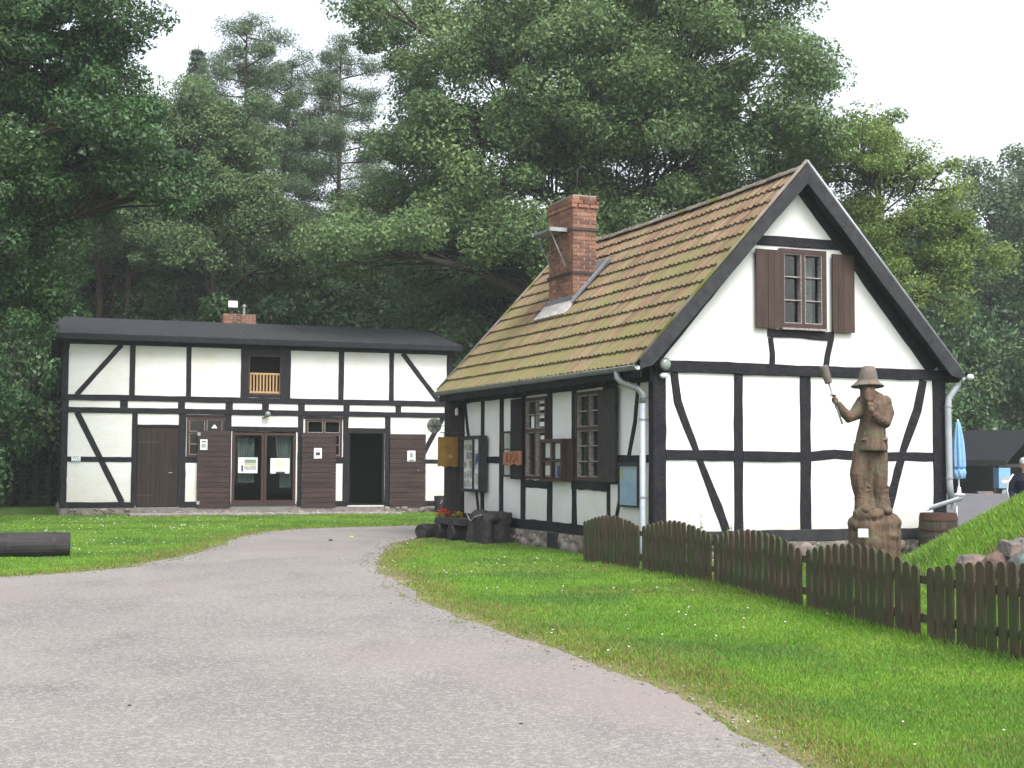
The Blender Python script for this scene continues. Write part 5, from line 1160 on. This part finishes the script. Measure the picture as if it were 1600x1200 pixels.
t = empty("vending_box", (19.65, 55.4, -.28), .1, label="light blue freezer box standing in front of the dark shed", cat="freezer")
obj("cabinet", MB().box(-.24, .24, -.25, .25, .95, 1.76), m_blue, t); obj("front_picture", MB().box(-.12, .20, -.262, -.252, 1.08, 1.40), m_paper2, t); obj("white_stripe", MB().box(-.14, .20, -.268, -.263, 1.18, 1.26), m_white, t)
for s_ in (-.2, .2): obj("leg", MB().tube([(s_, 0, 0), (s_ * .9, 0, .96)], .03, 8), m_iron, t)
obj("wheel", MB().lathe([(.0, -.03), (.12, -.03), (.12, .03), (.0, .03)], (0, 0, 0), 16).map(lambda x, y, z: (x - .02, -.26 + z, .78 + y)), m_zinc, t)
t = empty("light_stone", (17.2, 50.3, gzf(17.2, 50.3)), 0, label="low pale kerb stone lying on the crest of the yard", cat="stone"); obj("stone", MB().obox((0, 0, .06), (.62, .3, .14), None, .85).obox((.9, 0, .05), (.2, .2, .1), None, .8), m_boulder, t)

# ================================================================== PERSON at the right edge, seen from behind
PX, PY = 9.0, 24.2
ps = empty("person", (PX, PY, gzf(PX, PY)), radians(-12), label="person in a pale cap and dark jacket with white sleeve stripes at the right edge", cat="person")
mb = MB()
def limb(pts, r, n=12): mb.tube(pts, r, n)
for s_ in (-1, 1):
    limb([(s_ * .09, 0, .86), (s_ * .10, .01, .62), (s_ * .10, -.01, .45), (s_ * .10, .03, .25), (s_ * .10, .02, .08)], [.088, .075, .052, .052, .038])
    mb.ell((s_ * .10, -.05, .045), (.045, .12, .042))
limb([(0, 0, .80), (0, 0, .95), (0, 0, 1.12), (0, 0, 1.27), (0, .0, 1.36), (0, 0, 1.42)], [.15, .15, .13, .155, .11, .055], 16)
mb.tube([(0, 0, 1.36), (0, -.01, 1.46)], [.055, .05], 12); mb.ell((0, -.02, 1.535), (.078, .095, .112), None, 16, 12)
mb.ell((0, -.115, 1.525), (.014, .022, .02)); mb.ell((0, -.10, 1.482), (.026, .014, .009)); mb.ell((-.03, -.102, 1.548), (.015, .008, .008)); mb.ell((.03, -.102, 1.548), (.015, .008, .008))
for s_ in (-1, 1): mb.ell((s_ * .08, -.01, 1.53), (.012, .022, .03))
for s_ in (-1, 1):
    limb([(s_ * .16, 0, 1.33), (s_ * .215, .02, 1.20), (s_ * .235, .03, 1.06), (s_ * .21, -.06, .93), (s_ * .17, -.17, .88)], [.052, .046, .038, .034, .024])
    mb.ell((s_ * .155, -.205, .87), (.022, .045, .036))
    for k in range(4): mb.tube([(s_ * (.150 - .004 * k), -.235, .895 - k * .018), (s_ * (.14 - .004 * k), -.262, .885 - k * .018), (s_ * (.12), -.272 + .003 * k, .872 - k * .017)], [.0095, .009, .007], 6)
    mb.tube([(s_ * .14, -.19, .895), (s_ * .118, -.22, .905), (s_ * .11, -.24, .895)], [.011, .0095, .008], 6)
remesh("body", mb, m_skin, .0085, ps, 2)
mb = MB(); mb.tube([(0, 0, .84), (0, 0, .95), (0, 0, 1.12), (0, 0, 1.27), (0, 0, 1.37), (0, 0, 1.41)], [.175, .17, .155, .175, .125, .075], 18)
for s_ in (-1, 1): mb.tube([(s_ * .14, 0, 1.34), (s_ * .225, .02, 1.21), (s_ * .245, .03, 1.06), (s_ * .22, -.05, .945), (s_ * .185, -.135, .895)], [.072, .064, .056, .052, .044], 12)
remesh("jacket", mb, m_navy, .010, ps, 3)
mb = MB()
for s_ in (-1, 1): mb.tube([(s_ * .195, .0, 1.375), (s_ * .275, .02, 1.25), (s_ * .298, .03, 1.08), (s_ * .272, -.03, .97)], [.016, .018, .018, .015], 8, flat=1.6)
obj("sleeve_stripe", mb, m_white, ps, smooth=True)
mb = MB(); 
for s_ in (-1, 1): mb.tube([(s_ * .085, 0, .90), (s_ * .10, .01, .62), (s_ * .10, 0, .45), (s_ * .10, .02, .08)], [.108, .092, .074, .066], 12)
remesh("trousers", mb, m_jeans, .011, ps, 2)
for s_ in (-1, 1): obj("shoe", MB().ell((s_ * .10, -.055, .045), (.052, .135, .05), None, 12, 8), m_blackwood, ps, smooth=True)
obj("hair", MB().ell((0, .005, 1.545), (.085, .095, .09), None, 14, 8), m_inkdark, ps, smooth=True)
cp = MB().lathe([(.098, 0), (.102, .03), (.098, .075), (.07, .115), (0, .13)], (0, -.012, 1.555), 20); cp.tube([(-.03, -.09, 1.57), (.0, -.16, 1.565)], [.07, .03], 10, flat=.12)
obj("cap", cp, m_cap, ps, smooth=True)

# ================================================================== TREES
NR = np.random.RandomState
def leafcloud(cent, rad, k, size, seed, aspect=.55, flat=.7, upb=.5):
    """cent (m,3), rad (m,), k leaves each -> (m*k*4, 3) folded rhombic leaves"""
    r = NR(seed); m = len(cent); C = np.repeat(cent, k, 0); Rr = np.repeat(rad, k)[:, None]; n = m * k
    d = r.normal(size=(n, 3)); d /= np.linalg.norm(d, axis=1)[:, None]; q = r.rand(n, 1) ** .45
    P = C + d * q * Rr * np.array([1, 1, flat])
    nn = d * .6 + r.normal(size=(n, 3)) * .55 + np.array([0, 0, upb]); nn /= np.linalg.norm(nn, axis=1)[:, None]
    t = np.cross(nn, r.normal(size=(n, 3))); t /= np.linalg.norm(t, axis=1)[:, None] + 1e-9; b = np.cross(nn, t)
    s = size * (.6 + .8 * r.rand(n, 1)); a = aspect
    V = np.stack([P - t * s * .5, P + b * s * a * .5 - nn * s * .12, P + t * s * .5, P - b * s * a * .5 - nn * s * .12], 1)
    return V.reshape(-1, 3)
def shell(blobs, n, seed, rmin=.55, low=-.5):
    """sample clump centres in the outer shell of ellipsoids, weight by size"""
    r = NR(seed); w = np.array([b[3] * b[4] for b in blobs]); w = w / w.sum(); out = []; own = []
    for i in range(n):
        j = r.choice(len(blobs), p=w); b = blobs[j]
        while True:
            d = r.normal(size=3); d /= np.linalg.norm(d)
            if d[2] > low: break
        q = rmin + (1 - rmin) * r.rand() ** .6
        out.append((b[0] + d[0] * b[3] * q, b[1] + d[1] * b[3] * q, b[2] + d[2] * b[4] * q)); own.append(j)
    return np.array(out), own
def limbs(mb, base, top, r0, blobs, cents, own, seed, bend=.3, twig=.035):
    rg = random.Random(seed); tk = []
    n = 8; tv = Vector(top) - Vector(base)
    for i in range(n + 1):
        f = i / n; tk.append(Vector(base) + tv * f + Vector((rg.uniform(-1, 1), rg.uniform(-1, 1), 0)) * bend * f * (1 - f) * 2)
    rad = [r0 * (1.35 if i == 0 else 1) * (1 - .85 * i / n) + .02 for i in range(n + 1)]
    mb.tube(tk, rad, 10)
    for j, b in enumerate(blobs):
        c = Vector(b[:3]); f = max(.28, min(.92, (c.z - b[4] * .7 - base[2]) / max(tv.z, .1))); i0 = min(n - 1, int(f * n)); p0 = tk[i0]; rr = rad[i0] * .55
        mid = p0.lerp(c, .5) + Vector((rg.uniform(-.3, .3), rg.uniform(-.3, .3), rg.uniform(-.2, .5)))
        pts = [p0, p0.lerp(mid, .55), mid, mid.lerp(c, .6), c]; mb.tube(pts, [rr, rr * .8, rr * .6, rr * .4, rr * .25], 7)
        mine = [Vector(cents[i]) for i in range(len(own)) if own[i] == j]
        for q in mine[:60]:
            a = pts[2].lerp(pts[4], rg.random()); m_ = a.lerp(q, .5) + Vector((rg.uniform(-.2, .2), rg.uniform(-.2, .2), rg.uniform(-.1, .25)))
            mb.tube([a, m_, q], [twig * 1.6, twig, twig * .4], 4, cap=False)
def broadleaf(name, loc_, blobs, top, r0, nclump, crad, k, size, mat, seed, label, cat="tree", group=None, rz=0, bark=None, rmin=.55, low=-.5, bend=.6, cr_flat=.7):
    t = empty(name, loc_, rz, label=label, cat=cat, group=group)
    cents, own = shell(blobs, nclump, seed, rmin, low); rad = crad * (.6 + .8 * NR(seed + 1).rand(nclump))
    mb = MB(); limbs(mb, (0, 0, -.3), top, r0, blobs, cents, own, seed, bend)
    obj("trunk", mb, bark or m_bark, t, smooth=True, fix=False)
    np_obj("crown", leafcloud(cents, rad, k, size, seed + 2, flat=cr_flat), 4, mat, t)
    return t
def copy_tree(o, loc_, rz=0, sc=(1, 1, 1), label=None, group=None):
    r = o.copy(); COL.objects.link(r); r.location = loc_; r.rotation_euler = (0, 0, rz); r.scale = sc
    if label: r['label'] = label
    if group: r['group'] = group
    for ch in list(o.children):
        c = ch.copy(); COL.objects.link(c); c.parent = r
    return r
def at(px, Y): return (px - 800) / 2155 * Y
GT = "trees of the wood behind the buildings"
# the big oak behind both buildings
Y = 46
ob = []; rg = random.Random(12)
for px, py, r_, q in ((930, 130, 4.2, .8), (760, 150, 3.3, .75), (700, 260, 2.9, .7), (1090, 110, 3.9, .8), (1190, 200, 2.9, .8), (860, 300, 3.4, .7), (1040, 280, 3.6, .7), (640, 340, 2.7, .7), (760, 400, 3.0, .6), (1190, 330, 3.0, .7), (680, 60, 2.6, .8), (900, -30, 4.0, .8), (1080, -20, 3.6, .8), (940, 410, 2.7, .6), (600, 30, 1.3, .7), (1110, 400, 2.6, .6), (590, 400, 1.9, .6), (650, 170, 1.7, .7)):
    ob.append((at(px, Y) - 2.2, rg.uniform(-2.5, 2.5), 1.5 + (725 - py) / 2155 * Y, r_, r_ * q))
broadleaf("oak_tree", (2.2, Y, 0), ob, (-.3, 0, 18), .62, 520, .95, 900, .135, m_oakleaf, 31, "huge spreading oak towering behind the two half-timbered buildings", rmin=.45, low=-.8)
# the near dark tree at the left edge
Y = 33; ob = []
for px, py, r_, q in ((-60, 100, 3.0, .8), (60, 60, 2.4, .8), (110, 90, 1.6, .8), (30, 240, 2.5, .8), (140, 230, 1.9, .75), (230, 280, 1.3, .7), (0, 400, 1.8, .8), (70, 330, 1.5, .7), (-60, 330, 2.4, .8), (0, 490, 1.0, .9), (-90, 520, 2.1, .9), (-30, 590, .9, .8), (190, 190, 1.2, .7), (-200, 200, 3, .9), (100, -30, 2.4, .8)):
    ob.append((at(px, Y) + 15.3, random.Random(px).uniform(-1.5, 1.5), 1.5 + (725 - py) / 2155 * Y, r_, r_ * q))
broadleaf("lime_tree", (-15.3, Y, 0), ob, (.4, 0, 13), .36, 360, .62, 560, .110, m_darkleaf, 41, "dark leafy tree hanging in from the left edge, nearest of the trees", rmin=.45, low=-.9)
# mid tree with visible branches behind the barn
Y = 51; ob = []
for px, py, r_, q in ((270, 190, 2.1, .8), (350, 230, 1.9, .8), (300, 300, 2.2, .7), (400, 330, 1.6, .7), (240, 280, 1.7, .8), (380, 190, 1.2, .7), (220, 210, 1.4, .8), (430, 390, 1.4, .7), (280, 390, 1.6, .6), (180, 330, 1.5, .7)):
    ob.append((at(px, Y) + 11.2, random.Random(px + 1).uniform(-1.2, 1.2), 1.5 + (725 - py) / 2155 * Y, r_, r_ * q))
broadleaf("maple_tree", (-11.2, Y, 0), ob, (0, 0, 12.2), .22, 210, .7, 440, .125, m_midleaf, 51, "bushy green tree with fanned bare lower limbs behind the left half of the barn", rmin=.4, low=-.6)
# light tree to the right of the gable
Y = 44; ob = []
for px, py, r_, q in ((1330, 250, 1.7, .8), (1400, 260, 1.4, .8), (1300, 350, 1.8, .8), (1380, 360, 1.9, .7), (1450, 330, 1.2, .8), (1340, 460, 1.9, .7), (1420, 450, 1.8, .7), (1280, 230, 1.2, .8), (1470, 280, .8, .8), (1380, 190, .9, .7), (1450, 240, .7, .7), (1500, 400, 1.2, .8), (1400, 560, 1.5, .7)):
    ob.append((at(px, Y) - 11.8, random.Random(px + 2).uniform(-1.2, 1.2), 1.5 + (725 - py) / 2155 * Y, r_, r_ * q))
broadleaf("young_oak_tree", (11.8, Y, 0), ob, (0, 0, 11), .17, 260, .60, 300, .11, m_lightleaf, 61, "light yellow-green airy tree rising behind the right roof slope", rmin=.4, low=-.7, bark=m_bark)
# pines
def pine(name, loc_, H, seed, label, lean=.0, first=.45, spread=2.6, mat=None, k=400, group=None, dens_=1.0, bark=None):
    rg = random.Random(seed); t = empty(name, loc_, 0, label=label, cat="tree", group=group); mb = MB(); tk = [Vector((lean * (i / 10) ** 2 + rg.uniform(-.06, .06), rg.uniform(-.06, .06), H * i / 10 - .2)) for i in range(11)]
    mb.tube(tk, [.24 * (1 - .09 * i) + .01 for i in range(11)], 9); cs = []; rs = []
    nb = int(40 * dens_)
    for i in range(nb):
        f = first + (1 - first) * (i + .5) / nb; z = H * f; p0 = tk[min(9, int(f * 10))].lerp(tk[min(10, int(f * 10) + 1)], f * 10 - int(f * 10)); a = i * 2.4 + rg.uniform(-.4, .4)
        Lb = spread * (.35 + .9 * sin(pi * min(1, (1 - f) / (1 - first) * .62 + .05))) * rg.uniform(.5, 1.15)
        p1 = p0 + Vector((cos(a) * Lb, sin(a) * Lb, Lb * rg.uniform(-.05, .35))); mb.tube([p0, p0.lerp(p1, .5) + Vector((0, 0, -.08)), p1], [.05, .03, .012], 5, cap=False)
        for q in range(max(2, int(Lb * 2.6))):
            g_ = .35 + .65 * rg.random(); c = p0.lerp(p1, g_) + Vector((rg.gauss(0, .22), rg.gauss(0, .22), rg.uniform(0, .25))); cs.append(c); rs.append(rg.uniform(.40, .80))
    cs.append(tk[-1]); rs.append(.35)
    obj("trunk", mb, bark or m_pinebark, t, smooth=True, fix=False)
    np_obj("crown", leafcloud(np.array(cs), np.array(rs), k, .14, seed, aspect=.22, flat=.75, upb=.3), 4, mat or m_needles, t); return t
def top(px, py, Y): return 1.5 + (726 - py) / 2155 * Y
p1 = pine("pine_tree", (at(378, 60), 60, 0), top(378, 22, 60), 71, "tallest thin pine with bare upper trunk against the sky left of centre", first=.58, spread=2.4)
p2 = pine("pine_tree", (at(420, 63), 63, 0), top(420, 85, 63), 72, "leaning pine with layered tufts right beside the tallest pine", lean=.9, first=.50, spread=3.0)
p3 = pine("pine_tree", (at(525, 64), 64, 0), top(525, 60, 64), 73, "solitary slender pine standing in the sky gap left of the oak", first=.60, spread=2.5, dens_=.8)
# spruce
def spruce(name, loc_, H, seed, label, Rb=2.6, group=None, k=120):
    rg = random.Random(seed); t = empty(name, loc_, 0, label=label, cat="tree", group=group); mb = MB().tube([(0, 0, -.2), (0, 0, H * .5), (0, 0, H)], [.24, .15, .02], 8); cs = []; rs = []
    z = H * .12; i = 0
    while z < H - .2:
        f = z / H; Rr = Rb * (1 - f) ** .8 + .12; n = int(5 + 7 * (1 - f))
        for q in range(n):
            a = q * 6.283 / n + i * .7 + rg.uniform(-.2, .2); L_b = Rr * rg.uniform(.75, 1.1); mb.tube([(0, 0, z), (cos(a) * L_b, sin(a) * L_b, z - L_b * .22)], [.03, .008], 4, cap=False)
            for s_ in range(max(1, int(L_b * 2))):
                g_ = (s_ + .7) / max(1, int(L_b * 2)); cs.append((cos(a) * L_b * g_, sin(a) * L_b * g_, z - L_b * .22 * g_)); rs.append(.20 + .34 * (1 - f) + rg.uniform(0, .15))
        z += .16 + .55 * (1 - f) + rg.uniform(0, .12); i += 1
    obj("trunk", mb, m_bark, t, smooth=True, fix=False); np_obj("crown", leafcloud(np.array(cs), np.array(rs), k, .17, seed, aspect=.25, flat=.5, upb=.2), 4, m_spruce, t); return t
sp1 = spruce("spruce_tree", (at(300, 66), 66, 0), top(300, 62, 66), 81, "narrow spruce spire behind the maple, left of the pines", Rb=4.4, k=80)
# generic woodland trees, shared meshes
def wood_tree(seed, H, label, mat=m_forestleaf, bark=m_pinebark):
    rg = random.Random(seed); bl = []
    for i in range(8): a = i * 2.2; zz = H * (.42 + .5 * i / 8); r_ = H * .15 * (1.15 - .5 * abs(i / 8 - .4)); bl.append((cos(a) * H * .10, sin(a) * H * .10, zz, r_, r_ * .8))
    return broadleaf("woodland_tree", (0, 0, 0), bl, (0, 0, H * .9), H * .014, 150, H * .055, 230, H * .0115, mat, seed, label, group=GT, rmin=.35, low=-.8, bark=bark)
LB1 = "dark green woodland tree in the unbroken row behind the buildings"; LB2 = "mid green woodland tree in the unbroken row behind the buildings"
wa = wood_tree(91, 15, LB1); wb = wood_tree(92, 14, LB2, m_midleaf); wc = wood_tree(93, 13, LB1, m_darkleaf, m_bark)
protos = [wa, wb, wc]; used = [False] * 3
rg = random.Random(77)
spots = []
# (px, Y, top y in photo)
for px, Y, ty in ((-60, 58, 120), (40, 56, 60), (110, 60, 170), (170, 62, 150), (235, 58, 240), (330, 58, 300), (395, 57, 300), (450, 58, 350), (520, 56, 330), (590, 57, 300), (660, 62, 440), (740, 60, 440), (820, 63, 440), (900, 62, 440), (990, 64, 440), (1080, 62, 440), (1170, 62, 380), (1250, 60, 280), (1320, 72, 290), (1390, 74, 320), (1450, 72, 310), (1510, 73, 330), (1570, 72, 215), (1620, 74, 190), (1700, 72, 240), (1780, 70, 260), (140, 70, 200), (480, 70, 400), (-140, 62, 60), (-220, 52, 100), (1860, 66, 200), (700, 72, 440), (1540, 80, 380), (1420, 82, 380), (560, 72, 390), (1210, 74, 380)):
    spots.append((at(px, Y), Y, top(px, ty, Y)))
for i, (x, y, h) in enumerate(spots):
    j = rg.choice([0, 0, 1, 2, 2]); H0 = (15, 14, 13)[j]; s_ = h / (H0 * 1.0)
    if not used[j]: used[j] = True; o = protos[j]; o.location = (x, y, 0); o.rotation_euler = (0, 0, rg.uniform(0, 6.28)); o.scale = (min(s_, 1.3), min(s_, 1.3), s_)
    else: copy_tree(protos[j], (x, y, 0), rg.uniform(0, 6.28), (min(s_, 1.3) * rg.uniform(.9, 1.15), min(s_, 1.3) * rg.uniform(.9, 1.15), s_))
# undergrowth bushes screening the trunks
def bush(seed, label, mat):
    rg = random.Random(seed); bl = [(cos(i * 1.9) * .8, sin(i * 1.9) * .8, 1.0 + .5 * (i % 3), 1.1, .95) for i in range(6)]
    return broadleaf("bush", (0, 0, 0), bl, (0, 0, 2.0), .06, 80, .42, 420, .075, mat, seed, label, cat="bush", group="bushes at the edge of the wood", rmin=.4, low=-.9)
bl1 = "dark shrub in the shaded undergrowth along the wood edge"; bl2 = "greener shrub in the undergrowth along the wood edge"
bs = [bush(101, bl1, m_darkleaf), bush(102, bl2, m_midleaf)]; ub = [False, False]
bsp = [(at(px, Y), Y, s_) for px, Y, s_ in ((-150, 46, 2.2), (-60, 50, 2.4), (20, 50, 2.3), (70, 52, 2.4), (-10, 54, 2.8), (150, 53, 2.4), (230, 54, 2.4), (300, 55, 2.3), (370, 54, 2.2), (440, 53, 2.3), (510, 54, 2.4), (580, 53, 2.6), (650, 52, 2.4), (720, 52, 2.6), (780, 50, 2.6), (850, 53, 2.8), (930, 53, 2.8), (1020, 53, 3), (1130, 54, 3), (1230, 55, 3), (1320, 56, 2.9), (1400, 70, 3.4), (1470, 71, 3.2), (1530, 72, 3.4), (1590, 71, 3.3), (1660, 70, 3.2), (690, 57, 2.8), (1350, 64, 3.2), (-240, 44, 2.2), (-330, 42, 2.4), (1440, 76, 4.2), (1560, 78, 4.4), (60, 60, 3.4), (540, 60, 3.4), (800, 60, 3.6))]
for i, (x, y, s_) in enumerate(bsp):
    j = i % 2 if i % 3 else 0
    sc = (s_ * rg.uniform(.9, 1.2), s_ * .8, s_ * rg.uniform(.85, 1.25))
    if not ub[j]: ub[j] = True; bs[j].location = (x, y, 0); bs[j].scale = sc
    else: copy_tree(bs[j], (x, y, 0), rg.uniform(0, 6.28), sc)
# bare pine stems among the trees
PS = pine("forest_pine", (at(1260, 66), 66, 0), 19, 75, "woodland pine with reddish bare stem among the darker trees", first=.62, spread=2.2, k=90, dens_=.7, group="forest pines among the woodland trees")
for px, Y, s_ in ((150, 54.5, .95), (175, 56, .9), (195, 55, .85), (430, 56, .8), (475, 55, .78), (520, 55.5, .8), (680, 60, .8), (1140, 57, .8), (1500, 76, .9), (1590, 79, .95), (1530, 77, .9)):
    copy_tree(PS, (at(px, Y), Y, 0), px * .37, (s_, s_, s_ * (.8 if 300 < px < 700 else .9)))

# ================================================================== GRASS
def inpoly(x, y, P):
    P = np.array(P); ins = np.zeros(len(x), bool); j = len(P) - 1
    for i in range(len(P)):
        xi, yi = P[i]; xj, yj = P[j]
        if yi != yj:
            c = ((yi > y) != (yj > y)) & (x < (xj - xi) * (y - yi) / (yj - yi) + xi); ins ^= c
        j = i
    return ins
def foot(base, h, pts): 
    m = Matrix.Rotation(h, 3, 'Z'); return [tuple((m @ Vector((*p, 0)) + Vector(base))[:2]) for p in pts]
cotF = foot(C0, HC, [(-.10, -.10), (5.6, -.10), (5.6, 8.8), (-.10, 8.8)]); barF = foot(B0, HB, [(-.1, -.15), (11.8, -.15), (11.8, 8.3), (-.1, 8.3)]); aprF = foot(B0, HB, [(1.75, -1.36), (9.65, -1.36), (9.65, 0), (1.75, 0)])
def vnoise(x, y, s, seed):
    r = NR(seed); G = r.rand(64, 64); u = (x * s) % 63; v = (y * s) % 63; i = u.astype(int); j = v.astype(int); a = u - i; b = v - j; a = a * a * (3 - 2 * a); b = b * b * (3 - 2 * b)
    return (G[i, j] * (1 - a) + G[i + 1, j] * a) * (1 - b) + (G[i, j + 1] * (1 - a) + G[i + 1, j + 1] * a) * b
def dist_line(x, y, P):
    d = np.full(len(x), 1e9)
    for a, b_ in zip(P, P[1:]):
        ax, ay = a; vx, vy = b_[0] - ax, b_[1] - ay; l2 = vx * vx + vy * vy + 1e-9; t = np.clip(((x - ax) * vx + (y - ay) * vy) / l2, 0, 1); d = np.minimum(d, np.hypot(x - ax - t * vx, y - ay - t * vy))
    return d
r = NR(5); N = 1850000
rr = np.exp(r.uniform(np.log(6.2), np.log(47), N)); th = r.uniform(-.52, .62, N); gx = rr * np.sin(th); gy = rr * np.cos(th)
inroad = inpoly(gx, gy, ROADP); dR0 = np.minimum(dist_line(gx, gy, ROAD_L[3:16]), dist_line(gx, gy, ROAD_R[4:24]))
keep = (~inroad | ((dR0 < .22 * vnoise(gx + 50, gy, 3.1, 21)) & (r.rand(len(gx)) < .35))) & ~inpoly(gx, gy, cotF) & ~inpoly(gx, gy, barF) & ~inpoly(gx, gy, aprF)
keep &= ~((gx > 7.9) & (gy > 20.2) & (((gx - 9.15) ** 2 + ((gy - 17.6) * .68) ** 2) > 4.35 ** 2) & (gx > 7.6 + (gy - 24) * .1)) & ~((gx < -12) & (gy > 39.5)) & (gy < 43)
gx, gy, rr = gx[keep], gy[keep], rr[keep]
dR = dist_line(gx, gy, ROAD_L[2:] + [(99, 99)]) if False else np.minimum(dist_line(gx, gy, ROAD_L[3:16]), dist_line(gx, gy, ROAD_R[4:24]))
pn = vnoise(gx + 50, gy, 2.1, 1) * .6 + vnoise(gx + 50, gy, 6.3, 2) * .4
edge = np.clip(dR / (.12 + .75 * pn ** 1.5), 0, 1)
k2 = r.rand(len(gx)) < .15 + .85 * edge ** 1.5
gx, gy, rr, edge, pn, dR = (a[k2] for a in (gx, gy, rr, edge, pn, dR))
mound = (gz(gx, gy) > .08) & (gx < 14) & (gy < 25)
fd = dist_line(gx, gy, FP)
hh = (.022 + .020 * r.rand(len(gx))) * (.55 + .45 * edge) * (.8 + .5 * vnoise(gx + 50, gy, 1.1, 3)) * (1 + .012 * rr)
hh = np.where(mound, .05 + .06 * r.rand(len(gx)), hh) + .07 * np.exp(-(fd / .11) ** 2) * r.rand(len(gx))
yard = (gx > 3.2) & (gy > 13) & ~mound & (fd > .3) & (gx > 1.1 + (21.4 - gy) * .3)
hh = np.where(yard, hh * 1.8, hh)
ww = .0030 + .00052 * rr
dry = (r.rand(len(gx)) < np.clip(1.2 - dR * (.6 + 1.5 * vnoise(gx + 50, gy, .9, 12)), 0, .8) * (pn + .35)) | (r.rand(len(gx)) < .08) | ((np.hypot(gx - 5.8, (gy - 16.1) * .8) < .75) & (r.rand(len(gx)) < .65)) | ((vnoise(gx + 50, gy, .55, 8) > .66) & (r.rand(len(gx)) < .25))
def blades(name, sel, mat, label=None):
    x, y, h, w = gx[sel], gy[sel], hh[sel], ww[sel]; n = len(x); q = NR(9); z = gz(x, y) - .004; a = q.uniform(0, 6.283, n); l_ = h * q.uniform(.15, .9, n); la = q.uniform(0, 6.283, n)
    V = np.zeros((n, 3, 3)); V[:, 0] = np.stack([x - np.cos(a) * w, y - np.sin(a) * w, z], 1); V[:, 1] = np.stack([x + np.cos(a) * w, y + np.sin(a) * w, z], 1)
    V[:, 2] = np.stack([x + np.cos(la) * l_, y + np.sin(la) * l_, z + h], 1)
    return np_obj(name, V.reshape(-1, 3), 3, mat, kind='stuff', label=label, cat="grass")
blades("lawn_grass", ~dry, m_grass, "short green lawn grass on both sides of the asphalt path and on the bank")
blades("dry_grass", dry, m_grassdry, "yellowish worn grass along the edges of the path")
# daisies
r = NR(6); n = 1500; dxs = r.uniform(-13, 7, n); dys = r.uniform(6.5, 38, n); ok = ~inpoly(dxs, dys, ROADP) & ~inpoly(dxs, dys, cotF) & ~inpoly(dxs, dys, aprF) & (vnoise(dxs + 50, dys, .8, 4) > .55) & (np.abs(dxs) < dys * .46)
mb = MB()
for x, y in zip(dxs[ok], dys[ok]):
    z = gzf(x, y) + .045 + .0012 * y; s_ = .006 + .00045 * y; a0 = x * 7
    mb.add([(x + s_ * cos(a0 + k * pi / 3), y + s_ * sin(a0 + k * pi / 3), z + .3 * s_ * sin(k * 2.1)) for k in range(6)], [(0, 1, 2, 3, 4, 5)])
obj("daisies", mb, m_daisy, fix=False, kind='stuff', label="tiny white daisies scattered over the lawns", cat="flowers")
r = NR(15); gm = MB(); rgp = random.Random(4)
for P_ in (ROAD_L[3:16], ROAD_R[4:22]):
    for (ax, ay), (bx, by) in zip(P_, P_[1:]):
        for _ in range(int(math.dist((ax, ay), (bx, by)) * 26)):
            t_ = rgp.random(); x = ax + (bx - ax) * t_ + rgp.gauss(0, .16); y = ay + (by - ay) * t_ + rgp.gauss(0, .16); q_ = rgp.uniform(.004, .013) * (1 + .02 * y); gm.ell((x, y, .012 + q_ * .3), (q_, q_ * .8, q_ * .5), None, 6, 4)
obj("loose_gravel", gm, M("loose_gravel_grit", (.26, .24, .22), (.14, .13, .12), 60, .9, island=.4), fix=False, kind='stuff', label="loose grit scattered along the worn edges of the path", cat="gravel")
# fallen leaves on the road
for x, y, m, lb in ((-3.28, 28.4, m_petal_y, "yellowish fallen leaf on the far bend of the path"), (-3.55, 27.2, m_inkdark, "dark fallen twig on the far bend of the path"), (-2.35, 8.6, m_inkdark, "small dark stone on the near asphalt, lower left"), (.06, 8.05, m_inkdark, "small dark stone on the near asphalt, centre")):
    s_ = .05 if y > 20 else .014
    mb = MB().ell((0, 0, 0), (s_, s_ * .6, s_ * .35), Matrix.Rotation(x, 3, 'Z'), 8, 5, .15, random.Random(3)); obj("fallen_leaf" if y > 28 else "pebble" if y < 20 else "twig", mb, m, loc=(x, y, .012 + s_ * .3), label=lb, cat="debris")

# ================================================================== HAZE (added box of even haze in place of lens glare, sky outside)
hm = bpy.data.materials.new("glare_haze"); hm.use_nodes = True; N = hm.node_tree.nodes; N.remove(N["Principled BSDF"])
pv = N.new("ShaderNodeVolumePrincipled"); pv.inputs["Color"].default_value = (.86, .92, .92, 1); pv.inputs["Density"].default_value = .0009; pv.inputs["Anisotropy"].default_value = .2
hm.node_tree.links.new(pv.outputs[0], N["Material Output"].inputs["Volume"])
obj("haze", MB().box(-420, 420, -80, 620, -3, 32), hm, kind='stuff')
